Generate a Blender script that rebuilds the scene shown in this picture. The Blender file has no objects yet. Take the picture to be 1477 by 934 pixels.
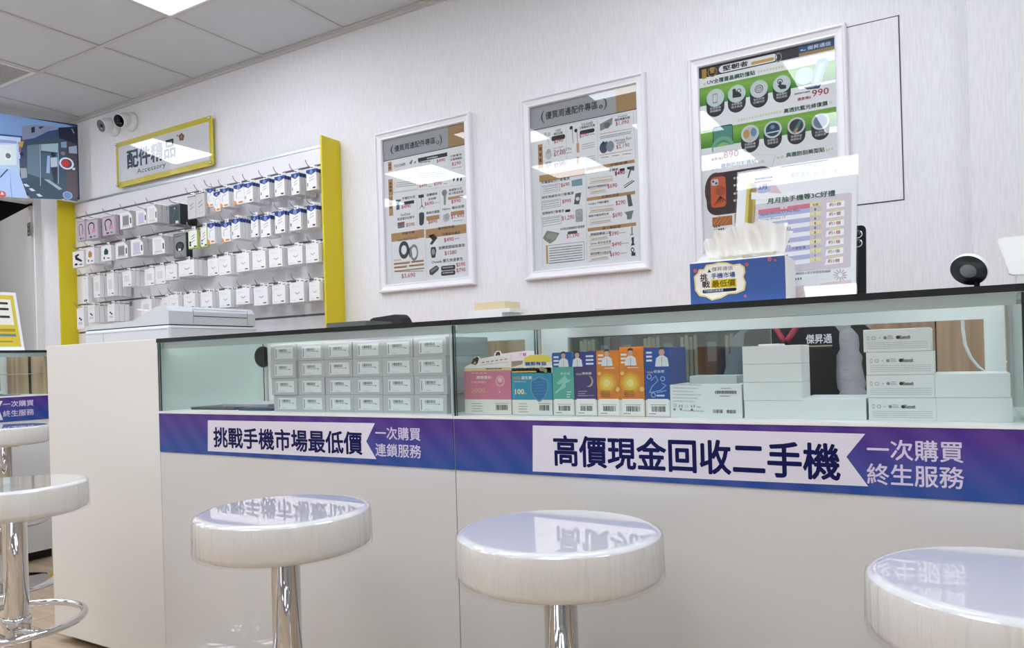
import bpy, bmesh, math, random
from mathutils import Vector, Matrix
random.seed(7)
SC = bpy.context.scene
COL = SC.collection
R = math.radians
# ------------------------------------------------------------------ camera model (measured from the photograph)
F, YAW, ROLL, CY, CX = 1076.0, R(30.725), R(1.71), 517.1, 738.5
H, W, CEIL, YC = 0.93, 2.91, 2.66, 1.40     # eye height, back wall, ceiling, counter front
_f = Vector((-math.sin(YAW), math.cos(YAW), 0)); _r = Vector((math.cos(YAW), math.sin(YAW), 0)); _d = _f.cross(_r)
CR = math.cos(ROLL) * _r + math.sin(ROLL) * _d
CD = -math.sin(ROLL) * _r + math.cos(ROLL) * _d
CAM = Vector((0, 0, H))
def ray(x, y): return CR * ((x - CX) / F) + CD * ((y - CY) / F) + _f
def onY(x, y, Y): d = ray(x, y); return CAM + d * (Y / d.y)
def onX(x, y, X): d = ray(x, y); return CAM + d * (X / d.x)
def onP(x, y, P, N): d = ray(x, y); return CAM + d * ((P - CAM).dot(N) / d.dot(N))

def camera():
    c = bpy.data.cameras.new('camera'); o = bpy.data.objects.new('camera', c); COL.objects.link(o)
    m = Matrix((CR, -CD, -_f)).transposed().to_4x4(); m.translation = CAM
    o.matrix_world = m
    c.sensor_width = 36; c.lens = F / 1477 * 36; c.shift_y = (CY - 467) / 1477; c.clip_start = .02
    SC.camera = o
camera()

# ------------------------------------------------------------------ materials
def lin(h):
    h = h.lstrip('#'); v = [int(h[i:i + 2], 16) / 255 for i in (0, 2, 4)]
    return tuple(c / 12.92 if c <= .04045 else ((c + .055) / 1.055) ** 2.4 for c in v) + (1,)
_M = {}
def mat(name, hexc='#ffffff', rough=.5, metal=0., spec=.5, emit=0., coat=0., ior=1.5):
    if name in _M: return _M[name]
    m = bpy.data.materials.new(name); m.use_nodes = True
    b = m.node_tree.nodes['Principled BSDF']
    b.inputs['Base Color'].default_value = lin(hexc); b.inputs['Roughness'].default_value = rough
    b.inputs['Metallic'].default_value = metal; b.inputs['Specular IOR Level'].default_value = spec
    b.inputs['IOR'].default_value = ior
    if coat: b.inputs['Coat Weight'].default_value = coat; b.inputs['Coat Roughness'].default_value = .03
    if emit: b.inputs['Emission Color'].default_value = lin(hexc); b.inputs['Emission Strength'].default_value = emit
    _M[name] = m; return m
def pm(hexc): return mat('ink_' + hexc, hexc, .6, spec=.2)
def sm(hexc, e=.36): return mat('screen_' + hexc, hexc, .3, emit=e)
def nodes(m):
    nt = m.node_tree; return nt, nt.nodes, nt.links, nt.nodes['Principled BSDF']
def thin_glass(name, tint='#f4fbf8', ior=1.5, extra=0., rough=0.):
    """thin clear sheet: passes light straight through, mirrors more towards grazing angles (Schlick), shared by its two faces"""
    m = bpy.data.materials.new(name); m.use_nodes = True; nt = m.node_tree; N, L = nt.nodes, nt.links
    N.clear(); out = N.new('ShaderNodeOutputMaterial'); mix = N.new('ShaderNodeMixShader')
    t = N.new('ShaderNodeBsdfTransparent'); g = N.new('ShaderNodeBsdfGlossy'); lw = N.new('ShaderNodeLayerWeight'); lw.inputs['Blend'].default_value = .5
    t.inputs[0].default_value = lin(tint); g.inputs['Roughness'].default_value = rough
    f0 = ((ior - 1) / (ior + 1)) ** 2 * .55 + extra
    p = N.new('ShaderNodeMath'); p.operation = 'POWER'; p.inputs[1].default_value = 5
    k = N.new('ShaderNodeMath'); k.operation = 'MULTIPLY_ADD'; k.use_clamp = True; k.inputs[1].default_value = (1 - f0) * .6; k.inputs[2].default_value = f0
    L.new(lw.outputs['Facing'], p.inputs[0]); L.new(p.outputs[0], k.inputs[0]); L.new(k.outputs[0], mix.inputs[0])
    L.new(t.outputs[0], mix.inputs[1]); L.new(g.outputs[0], mix.inputs[2]); L.new(mix.outputs[0], out.inputs[0])
    _M[name] = m; return m
def wall_mat():
    m = mat('wallpaper', '#ebe7e7', .75, spec=.25); nt, N, L, b = nodes(m)
    tc = N.new('ShaderNodeTexCoord'); mp = N.new('ShaderNodeMapping'); mp.inputs['Scale'].default_value = (190, 190, 14)
    no = N.new('ShaderNodeTexNoise'); no.inputs['Scale'].default_value = 1; no.inputs['Detail'].default_value = 3
    L.new(tc.outputs['Object'], mp.inputs[0]); L.new(mp.outputs[0], no.inputs[0])
    cr = N.new('ShaderNodeValToRGB'); cr.color_ramp.elements[0].color = lin('#e8e8eb'); cr.color_ramp.elements[1].color = lin('#efeff2')
    cr.color_ramp.elements[0].position = .38; cr.color_ramp.elements[1].position = .6
    L.new(no.outputs[0], cr.inputs[0]); L.new(cr.outputs[0], b.inputs['Base Color'])
    bp = N.new('ShaderNodeBump'); bp.inputs['Strength'].default_value = .05; bp.inputs['Distance'].default_value = .001
    L.new(no.outputs[0], bp.inputs['Height']); L.new(bp.outputs[0], b.inputs['Normal'])
    return m
def wood_mat(name, c1, c2, scale, rough=.45, axis='z'):
    m = mat(name, c1, rough); nt, N, L, b = nodes(m)
    tc = N.new('ShaderNodeTexCoord'); mp = N.new('ShaderNodeMapping'); mp.inputs['Scale'].default_value = scale
    no = N.new('ShaderNodeTexNoise'); no.inputs['Scale'].default_value = 1; no.inputs['Detail'].default_value = 5
    L.new(tc.outputs['Object'], mp.inputs[0]); L.new(mp.outputs[0], no.inputs[0])
    cr = N.new('ShaderNodeValToRGB'); cr.color_ramp.elements[0].color = lin(c2); cr.color_ramp.elements[1].color = lin(c1)
    cr.color_ramp.elements[0].position = .32; cr.color_ramp.elements[1].position = .66
    L.new(no.outputs[0], cr.inputs[0]); L.new(cr.outputs[0], b.inputs['Base Color'])
    return m, cr
def floor_mat():
    m, cr = wood_mat('floor_planks', '#cdb99e', '#b59e82', (3, 28, 1), .4); nt, N, L, b = nodes(m)
    tc = N.new('ShaderNodeTexCoord'); br = N.new('ShaderNodeTexBrick'); mp = N.new('ShaderNodeMapping')
    br.inputs['Scale'].default_value = 1; br.inputs['Brick Width'].default_value = 1.2; br.inputs['Row Height'].default_value = .18
    br.inputs['Mortar Size'].default_value = .002; br.inputs['Color1'].default_value = (1, 1, 1, 1); br.inputs['Color2'].default_value = (.86, .86, .86, 1)
    br.inputs['Mortar'].default_value = (.45, .4, .35, 1)
    L.new(tc.outputs['Object'], br.inputs['Vector'])
    mx = N.new('ShaderNodeMix'); mx.data_type = 'RGBA'; mx.blend_type = 'MULTIPLY'; mx.inputs[0].default_value = 1
    L.new(cr.outputs[0], mx.inputs[6]); L.new(br.outputs['Color'], mx.inputs[7]); L.new(mx.outputs[2], b.inputs['Base Color'])
    return m
def strip_mat():
    m = mat('banner_print', '#403080', .3); nt, N, L, b = nodes(m)
    tc = N.new('ShaderNodeTexCoord'); sx = N.new('ShaderNodeSeparateXYZ'); L.new(tc.outputs['Generated'], sx.inputs[0])
    ob = N.new('ShaderNodeSeparateXYZ'); L.new(tc.outputs['Object'], ob.inputs[0])
    cr = N.new('ShaderNodeValToRGB'); e = cr.color_ramp.elements
    e[0].color = lin('#0b4596'); e[0].position = .12; e[1].color = lin('#472482'); e[1].position = .85
    L.new(sx.outputs['Z'], cr.inputs[0])
    # diagonal pale streaks of the printed design
    a = N.new('ShaderNodeMath'); a.operation = 'ADD'; L.new(ob.outputs['X'], a.inputs[0]); L.new(ob.outputs['Y'], a.inputs[1])
    a2 = N.new('ShaderNodeMath'); a2.operation = 'ADD'; L.new(a.outputs[0], a2.inputs[0]); L.new(ob.outputs['Z'], a2.inputs[1])
    s = N.new('ShaderNodeMath'); s.operation = 'MULTIPLY'; s.inputs[1].default_value = 75; L.new(a2.outputs[0], s.inputs[0])
    si = N.new('ShaderNodeMath'); si.operation = 'SINE'; L.new(s.outputs[0], si.inputs[0])
    g = N.new('ShaderNodeMath'); g.operation = 'MULTIPLY_ADD'; g.inputs[1].default_value = .04; g.inputs[2].default_value = .04; L.new(si.outputs[0], g.inputs[0])
    mx = N.new('ShaderNodeMix'); mx.data_type = 'RGBA'; L.new(g.outputs[0], mx.inputs[0]); L.new(cr.outputs[0], mx.inputs[6]); mx.inputs[7].default_value = lin('#a48ccc')
    L.new(mx.outputs[2], b.inputs['Base Color']); return m
def noise_bump(m, scale, strength, dist=.003, detail=3):
    nt, N, L, b = nodes(m); tc = N.new('ShaderNodeTexCoord'); mp = N.new('ShaderNodeMapping'); mp.inputs['Scale'].default_value = scale
    no = N.new('ShaderNodeTexNoise'); no.inputs['Scale'].default_value = 1; no.inputs['Detail'].default_value = detail
    L.new(tc.outputs['Object'], mp.inputs[0]); L.new(mp.outputs[0], no.inputs[0])
    bp = N.new('ShaderNodeBump'); bp.inputs['Strength'].default_value = strength; bp.inputs['Distance'].default_value = dist
    L.new(no.outputs[0], bp.inputs['Height']); L.new(bp.outputs[0], b.inputs['Normal']); return m

WALL = wall_mat(); FLOORM = floor_mat(); STRIP = strip_mat()
WOOD, _ = wood_mat('beech_wood', '#c2a484', '#94755a', (26, 26, 1.2))
GLASS = thin_glass('showcase_glass', '#f9fdfc', 1.5)
ACRYL = thin_glass('acrylic_pane', '#fbfcfc', 1.75)
MIRR = thin_glass('half_mirror', '#cfd8d6', 1.5, .12)
FILM = thin_glass('plastic_film', '#f6f6f4', 1.45, 0., .04)
GLOSS = mat('white_gloss_laminate', '#dddddb', .04)
CREAM = mat('cream_laminate', '#eae9e3', .3)
WHITE = mat('white_paint', '#f2f1ef', .4)
WHITEP = mat('white_plastic', '#eef0ef', .3)
FRAMEW = mat('white_frame', '#f0eff3', .3)
ALU = mat('aluminium', '#c4cac9', .3, .9)
CHROME = mat('chrome', '#d6d6d8', .05, 1.)
BLACK = mat('black_plastic', '#0c0c0e', .35)
DARKE = mat('dark_glass_edge', '#06100f', .15)
GREENE = mat('green_glass_edge', '#31504a', .15)
YEL = mat('yellow_board', '#e3cf14', .4)
TILE = noise_bump(mat('ceiling_tile', '#d7d9dd', .85, spec=.2), (300, 300, 300), .05, .001)
TBAR = mat('ceiling_tbar', '#cfcecb', .5)
PALEE = mat('pale_glass_edge', '#a9bdb8', .15)
DARK = mat('hole_shade', '#050505', .8, spec=.1)

# ------------------------------------------------------------------ mesh builder
class MB:
    def __init__(s): s.v = []; s.f = []; s.mi = []; s.mats = []; s.sm = []; s.M = None
    def m(s, mt):
        if mt not in s.mats: s.mats.append(mt)
        return s.mats.index(mt)
    def add(s, vs, fs, mt, smooth=False):
        o = len(s.v); vs = [Vector(v) for v in vs]
        if s.M is not None: vs = [s.M @ v for v in vs]
        s.v += vs; k = s.m(mt)
        for f in fs: s.f.append([i + o for i in f]); s.mi.append(k); s.sm.append(smooth)
        return s
    def box(s, x0, x1, y0, y1, z0, z1, mt, bev=0., mats=None):
        """box, optionally bevelled; mats = dict of face letter -> material for l r f b d u"""
        x0, x1 = sorted((x0, x1)); y0, y1 = sorted((y0, y1)); z0, z1 = sorted((z0, z1))
        if bev > 0:
            bm = bmesh.new(); bmesh.ops.create_cube(bm, size=1)
            for v in bm.verts: v.co = ((x0 + x1) / 2 + v.co.x * (x1 - x0), (y0 + y1) / 2 + v.co.y * (y1 - y0), (z0 + z1) / 2 + v.co.z * (z1 - z0))
            bev = min(bev, (x1 - x0) * .45, (y1 - y0) * .45, (z1 - z0) * .45)
            bmesh.ops.bevel(bm, geom=bm.edges[:], offset=bev, segments=2, affect='EDGES', profile=.5)
            bm.verts.ensure_lookup_table()
            vs = [v.co.copy() for v in bm.verts]; fs = [[v.index for v in f.verts] for f in bm.faces]; bm.free()
            return s.add(vs, fs, mt)
        vs = [(x0, y0, z0), (x1, y0, z0), (x1, y1, z0), (x0, y1, z0), (x0, y0, z1), (x1, y0, z1), (x1, y1, z1), (x0, y1, z1)]
        F6 = {'d': (0, 3, 2, 1), 'u': (4, 5, 6, 7), 'f': (0, 1, 5, 4), 'r': (1, 2, 6, 5), 'b': (2, 3, 7, 6), 'l': (3, 0, 4, 7)}
        if not mats: return s.add(vs, list(F6.values()), mt)
        o = len(s.v); s.add(vs, [], mt)
        for k, f in F6.items():
            s.f.append([i + o for i in f]); s.mi.append(s.m(mats.get(k, mt))); s.sm.append(False)
        return s
    def prism(s, poly, axis, a, b, mt, smooth=False):
        """polygon (2-D points) extruded along axis from a to b"""
        n = len(poly)
        def p(q, t): return {'x': (t, q[0], q[1]), 'y': (q[0], t, q[1]), 'z': (q[0], q[1], t)}[axis]
        vs = [p(q, a) for q in poly] + [p(q, b) for q in poly]
        s.add(vs, [list(range(n))[::-1], list(range(n, 2 * n))], mt)
        o = len(s.v) - 2 * n; k = s.m(mt)
        for i in range(n):
            j = (i + 1) % n; s.f.append([o + i, o + j, o + n + j, o + n + i]); s.mi.append(k); s.sm.append(smooth)
        return s
    def lathe(s, prof, mt, c=(0, 0, 0), n=48, axis='z', smooth=True, wob=None):
        vs = []; fs = []; c = Vector(c)
        for i in range(n):
            a = 2 * math.pi * i / n
            for j, (r, h) in enumerate(prof):
                if wob: r, h = wob(r, h, a, j)
                p = {'z': (r * math.cos(a), r * math.sin(a), h), 'y': (r * math.cos(a), h, r * math.sin(a)), 'x': (h, r * math.cos(a), r * math.sin(a))}[axis]
                vs.append(c + Vector(p))
        k = len(prof)
        for i in range(n):
            for j in range(k - 1):
                i2 = (i + 1) % n; fs.append([i * k + j, i2 * k + j, i2 * k + j + 1, i * k + j + 1])
        return s.add(vs, fs, mt, smooth)
    def tube(s, pts, r, mt, n=10, closed=False, smooth=True):
        pts = [Vector(p) for p in pts]; N = len(pts); vs = []; fs = []; up = Vector((0, 0, 1)); prev = None
        for i, p in enumerate(pts):
            a = pts[(i - 1) % N] if (i or closed) else p; b = pts[(i + 1) % N] if (i < N - 1 or closed) else p
            t = (b - a).normalized()
            if prev is None: q = up if abs(t.dot(up)) < .9 else Vector((1, 0, 0)); u = (q - t * q.dot(t)).normalized()
            else: u = (prev - t * prev.dot(t)).normalized()
            prev = u; w = t.cross(u); rr = r[i] if isinstance(r, (list, tuple)) else r
            for k in range(n):
                an = 2 * math.pi * k / n; vs.append(p + (u * math.cos(an) + w * math.sin(an)) * rr)
        for i in range(N if closed else N - 1):
            for k in range(n):
                j = (i + 1) % N; k2 = (k + 1) % n; fs.append([i * n + k, i * n + k2, j * n + k2, j * n + k])
        if not closed: fs += [list(range(n))[::-1], [(N - 1) * n + k for k in range(n)]]
        return s.add(vs, fs, mt, smooth)
    def sphere(s, c, r, mt, seg=16, rings=10, sc=(1, 1, 1)):
        prof = [(max(r * math.sin(math.pi * j / rings), 1e-5), -r * math.cos(math.pi * j / rings)) for j in range(rings + 1)]
        c = Vector(c); vs = []; fs = []; k = rings + 1
        for i in range(seg):
            a = 2 * math.pi * i / seg
            for q, h in prof: vs.append(c + Vector((q * math.cos(a) * sc[0], q * math.sin(a) * sc[1], h * sc[2])))
        for i in range(seg):
            for j in range(rings): i2 = (i + 1) % seg; fs.append([i * k + j, i2 * k + j, i2 * k + j + 1, i * k + j + 1])
        return s.add(vs, fs, mt, True)
    def build(s, name, parent=None, loc=None):
        """ONE mesh object; vertices are given in world space, stored relative to the thing's base"""
        me = bpy.data.meshes.new(name)
        if parent is not None: base = wloc(parent)
        else: base = Vector(loc) if loc is not None else Vector((0, 0, 0))
        me.from_pydata([tuple(v - base) for v in s.v], [], s.f)
        for mt in s.mats: me.materials.append(mt)
        me.polygons.foreach_set('material_index', s.mi); me.polygons.foreach_set('use_smooth', s.sm)
        me.update()
        o = bpy.data.objects.new(name, me); COL.objects.link(o)
        if parent is not None: o.parent = parent
        else: o.location = base
        return o
def wloc(o):
    v = Vector(o.location)
    while o.parent: o = o.parent; v = v + Vector(o.location)
    return v
def tag(o, label, cat, group=None, kind=None):
    o['label'] = label; o['category'] = cat
    if group: o['group'] = group
    if kind: o['kind'] = kind
    return o
def thing(name, label, cat, loc, group=None):
    o = bpy.data.objects.new(name, None); COL.objects.link(o); o.location = loc; o.empty_display_size = .05
    return tag(o, label, cat, group)
def struct(mb, name, label, cat):
    return tag(mb.build(name), label, cat, None, 'structure')
def dup(o, loc, label, group=None, parent=None):
    c = o.copy(); COL.objects.link(c); c.location = loc
    if label: c['label'] = label
    if group: c['group'] = group
    for ch in list(o.children):
        d = ch.copy(); COL.objects.link(d); d.parent = c
        for g in list(ch.children):
            e = g.copy(); COL.objects.link(e); e.parent = d
    return c
ORD = ['first', 'second', 'third', 'fourth', 'fifth', 'sixth', 'seventh', 'eighth', 'ninth', 'tenth', 'eleventh', 'twelfth', 'thirteenth', 'fourteenth', 'fifteenth', 'sixteenth', 'seventeenth', 'eighteenth', 'nineteenth', 'twentieth', 'twenty-first', 'twenty-second']

# ------------------------------------------------------------------ flat prints (posters, labels): layered ink on one plane, ONE mesh
_T = {}
def glyphs(s, off):
    k = (s, off)
    if k not in _T:
        cu = bpy.data.curves.new('t', 'FONT'); cu.body = s; cu.size = 1; cu.resolution_u = 2; cu.offset = off
        o = bpy.data.objects.new('t', cu); me = o.to_mesh()
        v = [(q.co.x, q.co.y) for q in me.vertices]; f = [list(p.vertices) for p in me.polygons]
        o.to_mesh_clear(); bpy.data.objects.remove(o); bpy.data.curves.remove(cu)
        _T[k] = (v, f, min(a for a, b in v), max(a for a, b in v), min(b for a, b in v), max(b for a, b in v))
    return _T[k]
class Print:
    def __init__(s, O, U, V, step=.00022):
        s.O, s.U, s.V = Vector(O), Vector(U), Vector(V); s.N = s.U.cross(s.V); s.mb = MB(); s.z = (0, 0), 1.; s.step = step; s.k = pm
    def zoom(s, o, sc): s.z = (o, sc); return s
    def px(s, x, y):
        (ox, oy), sc = s.z; p = onP(ox + x / sc, oy + y / sc, s.O, s.N) - s.O; return p.dot(s.U), p.dot(s.V)
    def put(s, vs, fs, c, l):
        s.mb.add([s.O + s.U * a + s.V * b + s.N * (s.step * l) for a, b in vs], fs, s.k(c) if isinstance(c, str) else c)
    # in plane units
    def rect(s, u0, v0, u1, v1, c, l=1, r=0.):
        if u0 > u1: u0, u1 = u1, u0
        if v0 > v1: v0, v1 = v1, v0
        if r: return s.poly(rrect(u0, v0, u1, v1, r), c, l)
        s.put([(u0, v0), (u1, v0), (u1, v1), (u0, v1)], [[0, 1, 2, 3]], c, l)
    def poly(s, p, c, l=1): s.put(p, [list(range(len(p)))], c, l)
    def disc(s, u, v, r, c, l=1, rv=None, n=24):
        rv = rv or r; s.poly([(u + r * math.cos(2 * math.pi * i / n), v + rv * math.sin(2 * math.pi * i / n)) for i in range(n)], c, l)
    def ring(s, u, v, r0, r1, c, l=1, q=1., n=28):
        vs = [(u + r * math.cos(2 * math.pi * i / n), v + q * r * math.sin(2 * math.pi * i / n)) for r in (r0, r1) for i in range(n)]
        s.put(vs, [[i, (i + 1) % n, n + (i + 1) % n, n + i] for i in range(n)], c, l)
    def line(s, p, q, w, c, l=1):
        p, q = Vector(p), Vector(q); d = (q - p).normalized() * w / 2; n = Vector((-d.y, d.x))
        s.poly([tuple(p - n), tuple(q - n), tuple(q + n), tuple(p + n)], c, l)
    def text(s, t, u0, v0, u1, v1, c, l=2, b=0.):
        vs, fs, a0, a1, b0, b1 = glyphs(t, 0)
        e = b; a0 -= e; a1 += e; b0 -= e; b1 += e   # heavy weights: the glyph drawn several times around its place
        for q, (dx, dy) in enumerate([(0, 0)] if b <= .004 else [(e * math.cos(R(45 * i)), e * math.sin(R(45 * i))) for i in range(0, 8, 1 if b >= .02 else 2)]):
            
            s.put([(u0 + (x + dx - a0) / (a1 - a0) * (u1 - u0), v0 + (y + dy - b0) / (b1 - b0) * (v1 - v0)) for x, y in vs], fs, c, l + q * .00002 / s.step)
    # in measured pixels of the current zoom
    def R(s, x0, y0, x1, y1, c, l=1, r=0.):
        a, b = s.px(x0, y0); e, f = s.px(x1, y1); s.rect(a, b, e, f, c, l, r * abs(b - f))
    def P(s, pts, c, l=1): s.poly([s.px(*p) for p in pts], c, l)
    def T(s, t, x0, y0, x1, y1, h, c, l=2, b=.012):
        a, v0 = s.px(x0, y0); e, _ = s.px(x1, y1); _, v1 = s.px(x0, y0 - h); s.text(t, a, v0, e, v1, c, l, b)
    def D(s, x, y, r, c, l=1, q=1.):
        a, v = s.px(x, y); e, _ = s.px(x + r, y); s.disc(a, v, abs(e - a), c, l, abs(e - a) * q)
    def G(s, x, y, r0, r1, c, l=1, q=1.):
        a, v = s.px(x, y); e = abs(s.px(x + r0, y)[0] - a); f = abs(s.px(x + r1, y)[0] - a); s.ring(a, v, e, f, c, l, q)
    def L(s, x0, y0, x1, y1, w, c, l=1):
        p, q = s.px(x0, y0), s.px(x1, y1); k = abs(s.px(x0, y0 + w)[1] - p[1]); s.line(p, q, k, c, l)
    def build(s, name, parent): return s.mb.build(name, parent)
def rrect(u0, v0, u1, v1, r, n=5):
    r = min(r, (u1 - u0) / 2, (v1 - v0) / 2); out = []
    for cx, cy, a in ((u1 - r, v1 - r, 0), (u0 + r, v1 - r, 90), (u0 + r, v0 + r, 180), (u1 - r, v0 + r, 270)):
        for i in range(n + 1): t = R(a + 90 * i / n); out.append((cx + r * math.cos(t), cy + r * math.sin(t)))
    return out
def barcode(p, u0, v0, u1, v1, c='#2a2a2c', l=2, n=18, seed=1):
    rd = random.Random(seed); x = u0; w = (u1 - u0) / n / 1.55
    while x < u1 - w:
        b = w * rd.choice((.5, 1, 1, 1.6)); p.rect(x, v0, min(x + b, u1), v1, c, l); x += b + w * rd.choice((.5, .8, 1.1))
XU, ZU, YU = Vector((1, 0, 0)), Vector((0, 0, 1)), Vector((0, 1, 0))
# ================================================================== THE ROOM
XL, XR, YF = -5.645, 2.0, -2.7
m = MB().box(-8.2, XR, YF, W + .1, -.06, 0, FLOORM); struct(m, 'floor', 'light wood plank floor of the shop', 'floor')
m = MB().box(XL - .02, XR + .1, W, W + .1, 0, CEIL + .1, WALL); struct(m, 'wall_back', 'white textured wallpaper wall behind the counter', 'wall')
m = MB().box(.058, XR, W - .11, W, 0, CEIL, WALL); struct(m, 'wall_return', 'shallow white wall projection at the right end of the back wall', 'wall')
DY0, DY1, DZ = 1.95, 2.861, 2.15
m = MB().box(XL - .1, XL, YF, DY0, 0, CEIL + .1, WALL).box(XL - .02, XL, DY1, W, 0, CEIL + .1, WALL).box(XL - .1, XL, DY0, DY1, DZ, CEIL + .1, WALL)
struct(m, 'wall_left', 'white side wall with the doorway beyond the far counter', 'wall')
m = MB().box(XR, XR + .1, YF, W, 0, CEIL + .1, WHITE); struct(m, 'wall_right', 'plain white side wall', 'wall')
m = MB().box(XL - .1, XR + .1, YF - .1, YF, 0, CEIL + .1, WHITE); struct(m, 'wall_front', 'plain white wall opposite the counter', 'wall')
GLOOMW = mat('back_room_gloom', '#1c1c1e', .9)  # near-black colour stands in for the darkness of the back room
m = MB().box(-8.2, XL - .1, 3.5, 3.6, 0, CEIL + .1, GLOOMW).box(-8.3, -8.2, .9, 3.6, 0, CEIL + .1, GLOOMW).box(-8.2, XL - .1, .9, 1., 0, CEIL + .1, GLOOMW).box(-8.2, XL - .1, W + .1, 3.6, -.06, 0, FLOORM).box(-8.2, XL - .1, W, 3.6, CEIL + .004, CEIL + .1, TILE)
struct(m, 'wall_corridor', 'back room walls coloured near-black for the darkness behind the doorway', 'wall')
# door: hinged on the far jamb and standing open into the back room
DOORW = mat('door_grey', '#d5d4d5', .5)
dv = Vector((-.98, .2, 0)).normalized()
M = Matrix(((dv.x, -dv.y, 0, -5.662), (dv.y, dv.x, 0, 2.8455), (0, 0, 1, 0), (0, 0, 0, 1)))
m = MB(); m.M = M; m.box(.006, .86, -.04, 0, .01, 2.128, DOORW)
door = struct(m, 'door_1', 'pale grey back room door standing open on its hinges', 'door')
m = MB(); m.M = M; m.box(.008, .075, .0003, .003, 1.92, 2.01, ALU); m.box(-.004, .008, .001, .006, 1.92, 2.01, ALU)
for z in (1.935, 1.965, 1.995): m.lathe([(.0001, .005), (.006, .004), (.006, .003)], CHROME, (.05, 0, z), 10, 'y')
m.build('door_hinge', door)
bl = bpy.data.lights.new('door_fill_light', 'AREA'); bl.energy = 14; bl.size = .6; bo = bpy.data.objects.new('door_fill_light', bl); COL.objects.link(bo); bo.location = (-6.3, 1.75, CEIL - .02)  # unseen fill light added to brighten the open door
# ceiling with its exposed grid
gx = [-5.09 + .603 * k for k in range(-1, 13)]; gy = [2.328 - .6 * k for k in range(0, 9)]
m = MB().box(-8.2, XR, YF, W, CEIL + .004, CEIL + .1, TILE); struct(m, 'ceiling', 'grey white suspended tile ceiling', 'ceiling')
m = MB()
for x in gx:
    if XL < x < XR: m.box(x - .012, x + .012, YF, W, CEIL - .002, CEIL + .003, TBAR)
for y in gy:
    if YF < y < W: m.box(XL, XR, y - .012, y + .012, CEIL - .003, CEIL + .002, TBAR)
struct(m, 'trim_1', 'white metal grid bars between the ceiling tiles', 'ceiling grid')
m = MB().box(XL, .055, W - .022, W - .0005, CEIL - .006, CEIL + .002, TBAR).box(XL, .055, W - .012, W - .0005, CEIL - .022, CEIL - .006, TBAR)
struct(m, 'trim_2', 'grey metal edge strip where ceiling meets the back wall', 'ceiling trim')
LAMP = mat('lamp_diffuser', '#eff4ff', .4, emit=7.2)
n = 0
cells = []
for i, x in enumerate((-5.693, -4.487, -3.281, -2.075, -.869, .337)):
    for y in ((1.728, .528, -.672) if i % 2 == 0 else (1.128, -.072, -1.272)): cells.append((x, y))
lamp0 = None
for x, y in cells:
    cx, cy = x + .3015, y + .3
    narrow = x < -5.6   # the column beside the wall is cut to fit
    if narrow: cx = -5.3705
    lab = f'square ceiling light panel, {ORD[int(round((x + 5.693) / 1.206))]} column from the door wall, {ORD[int(round((1.728 - y) / .6))]} row from back wall'
    if lamp0 is None:
        lamp0 = thing('ceiling_light', lab, 'light', (cx, cy, CEIL), 'square ceiling light panels')
        a = .2885; f = MB()
        for (x0, x1, y0, y1) in ((-a, a, -a, -a + .012), (-a, a, a - .012, a), (-a, -a + .012, -a + .012, a - .012), (a - .012, a, -a + .012, a - .012)):
            f.box(cx + x0, cx + x1, cy + y0, cy + y1, CEIL - .004, CEIL + .0035, WHITE)
        f.build('frame', lamp0)
        MB().box(cx - a + .012, cx + a - .012, cy - a + .012, cy + a - .012, CEIL - .001, CEIL + .003, LAMP).build('diffuser', lamp0)
    else: q = dup(lamp0, (cx, cy, CEIL), lab); q.scale.x = .925 if narrow else 1.
for o in [o for o in COL.objects if o.name.startswith('ceiling_light') and o.location.x < -5.3]: o.scale.x = .925
# perforated air grille in the ceiling
v = thing('ceiling_vent', 'perforated white air return panel in the ceiling at the upper left', 'vent', (-4.79, 2.03, CEIL))
m = MB(); a = .288
for (x0, x1, y0, y1) in ((-a, a, -a, -a + .02), (-a, a, a - .02, a), (-a, -a + .02, -a + .02, a - .02), (a - .02, a, -a + .02, a - .02)):
    m.box(-4.79 + x0, -4.79 + x1, 2.03 + y0, 2.03 + y1, CEIL - .006, CEIL + .0035, WHITE)
m.build('frame', v); m = MB()
GR = mat('vent_grille', '#b9b6b3', .7)
for i in range(34):
    q = -.262 + i * .524 / 33
    m.box(-4.79 + q - .004, -4.79 + q + .004, 2.03 - .267, 2.03 + .267, CEIL - .003, CEIL - .001, GR)
    m.box(-4.79 - .267, -4.79 + .267, 2.03 + q - .004, 2.03 + q + .004, CEIL - .0035, CEIL - .0015, GR)
m.build('grille', v)
# access hatch outline in the wall, right of the posters
m = MB(); a0 = onY(1217, 39, W); a1 = onY(1297, 21.6, W); z0 = onY(1306, 288.3, W).z; SEAM = mat('dark_seam', '#55504e', .8)
x0, x1, z1 = -.36, a1.x, a1.z; m.box(x0, x1, W - .0012, W, z0, z1, SEAM); m.box(x0 + .004, x1 - .004, W - .003, W - .0013, z0 + .004, z1 - .004, WALL)
struct(m, 'trim_3', 'flush access hatch with dark seam in the white wall', 'wall hatch')

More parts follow.
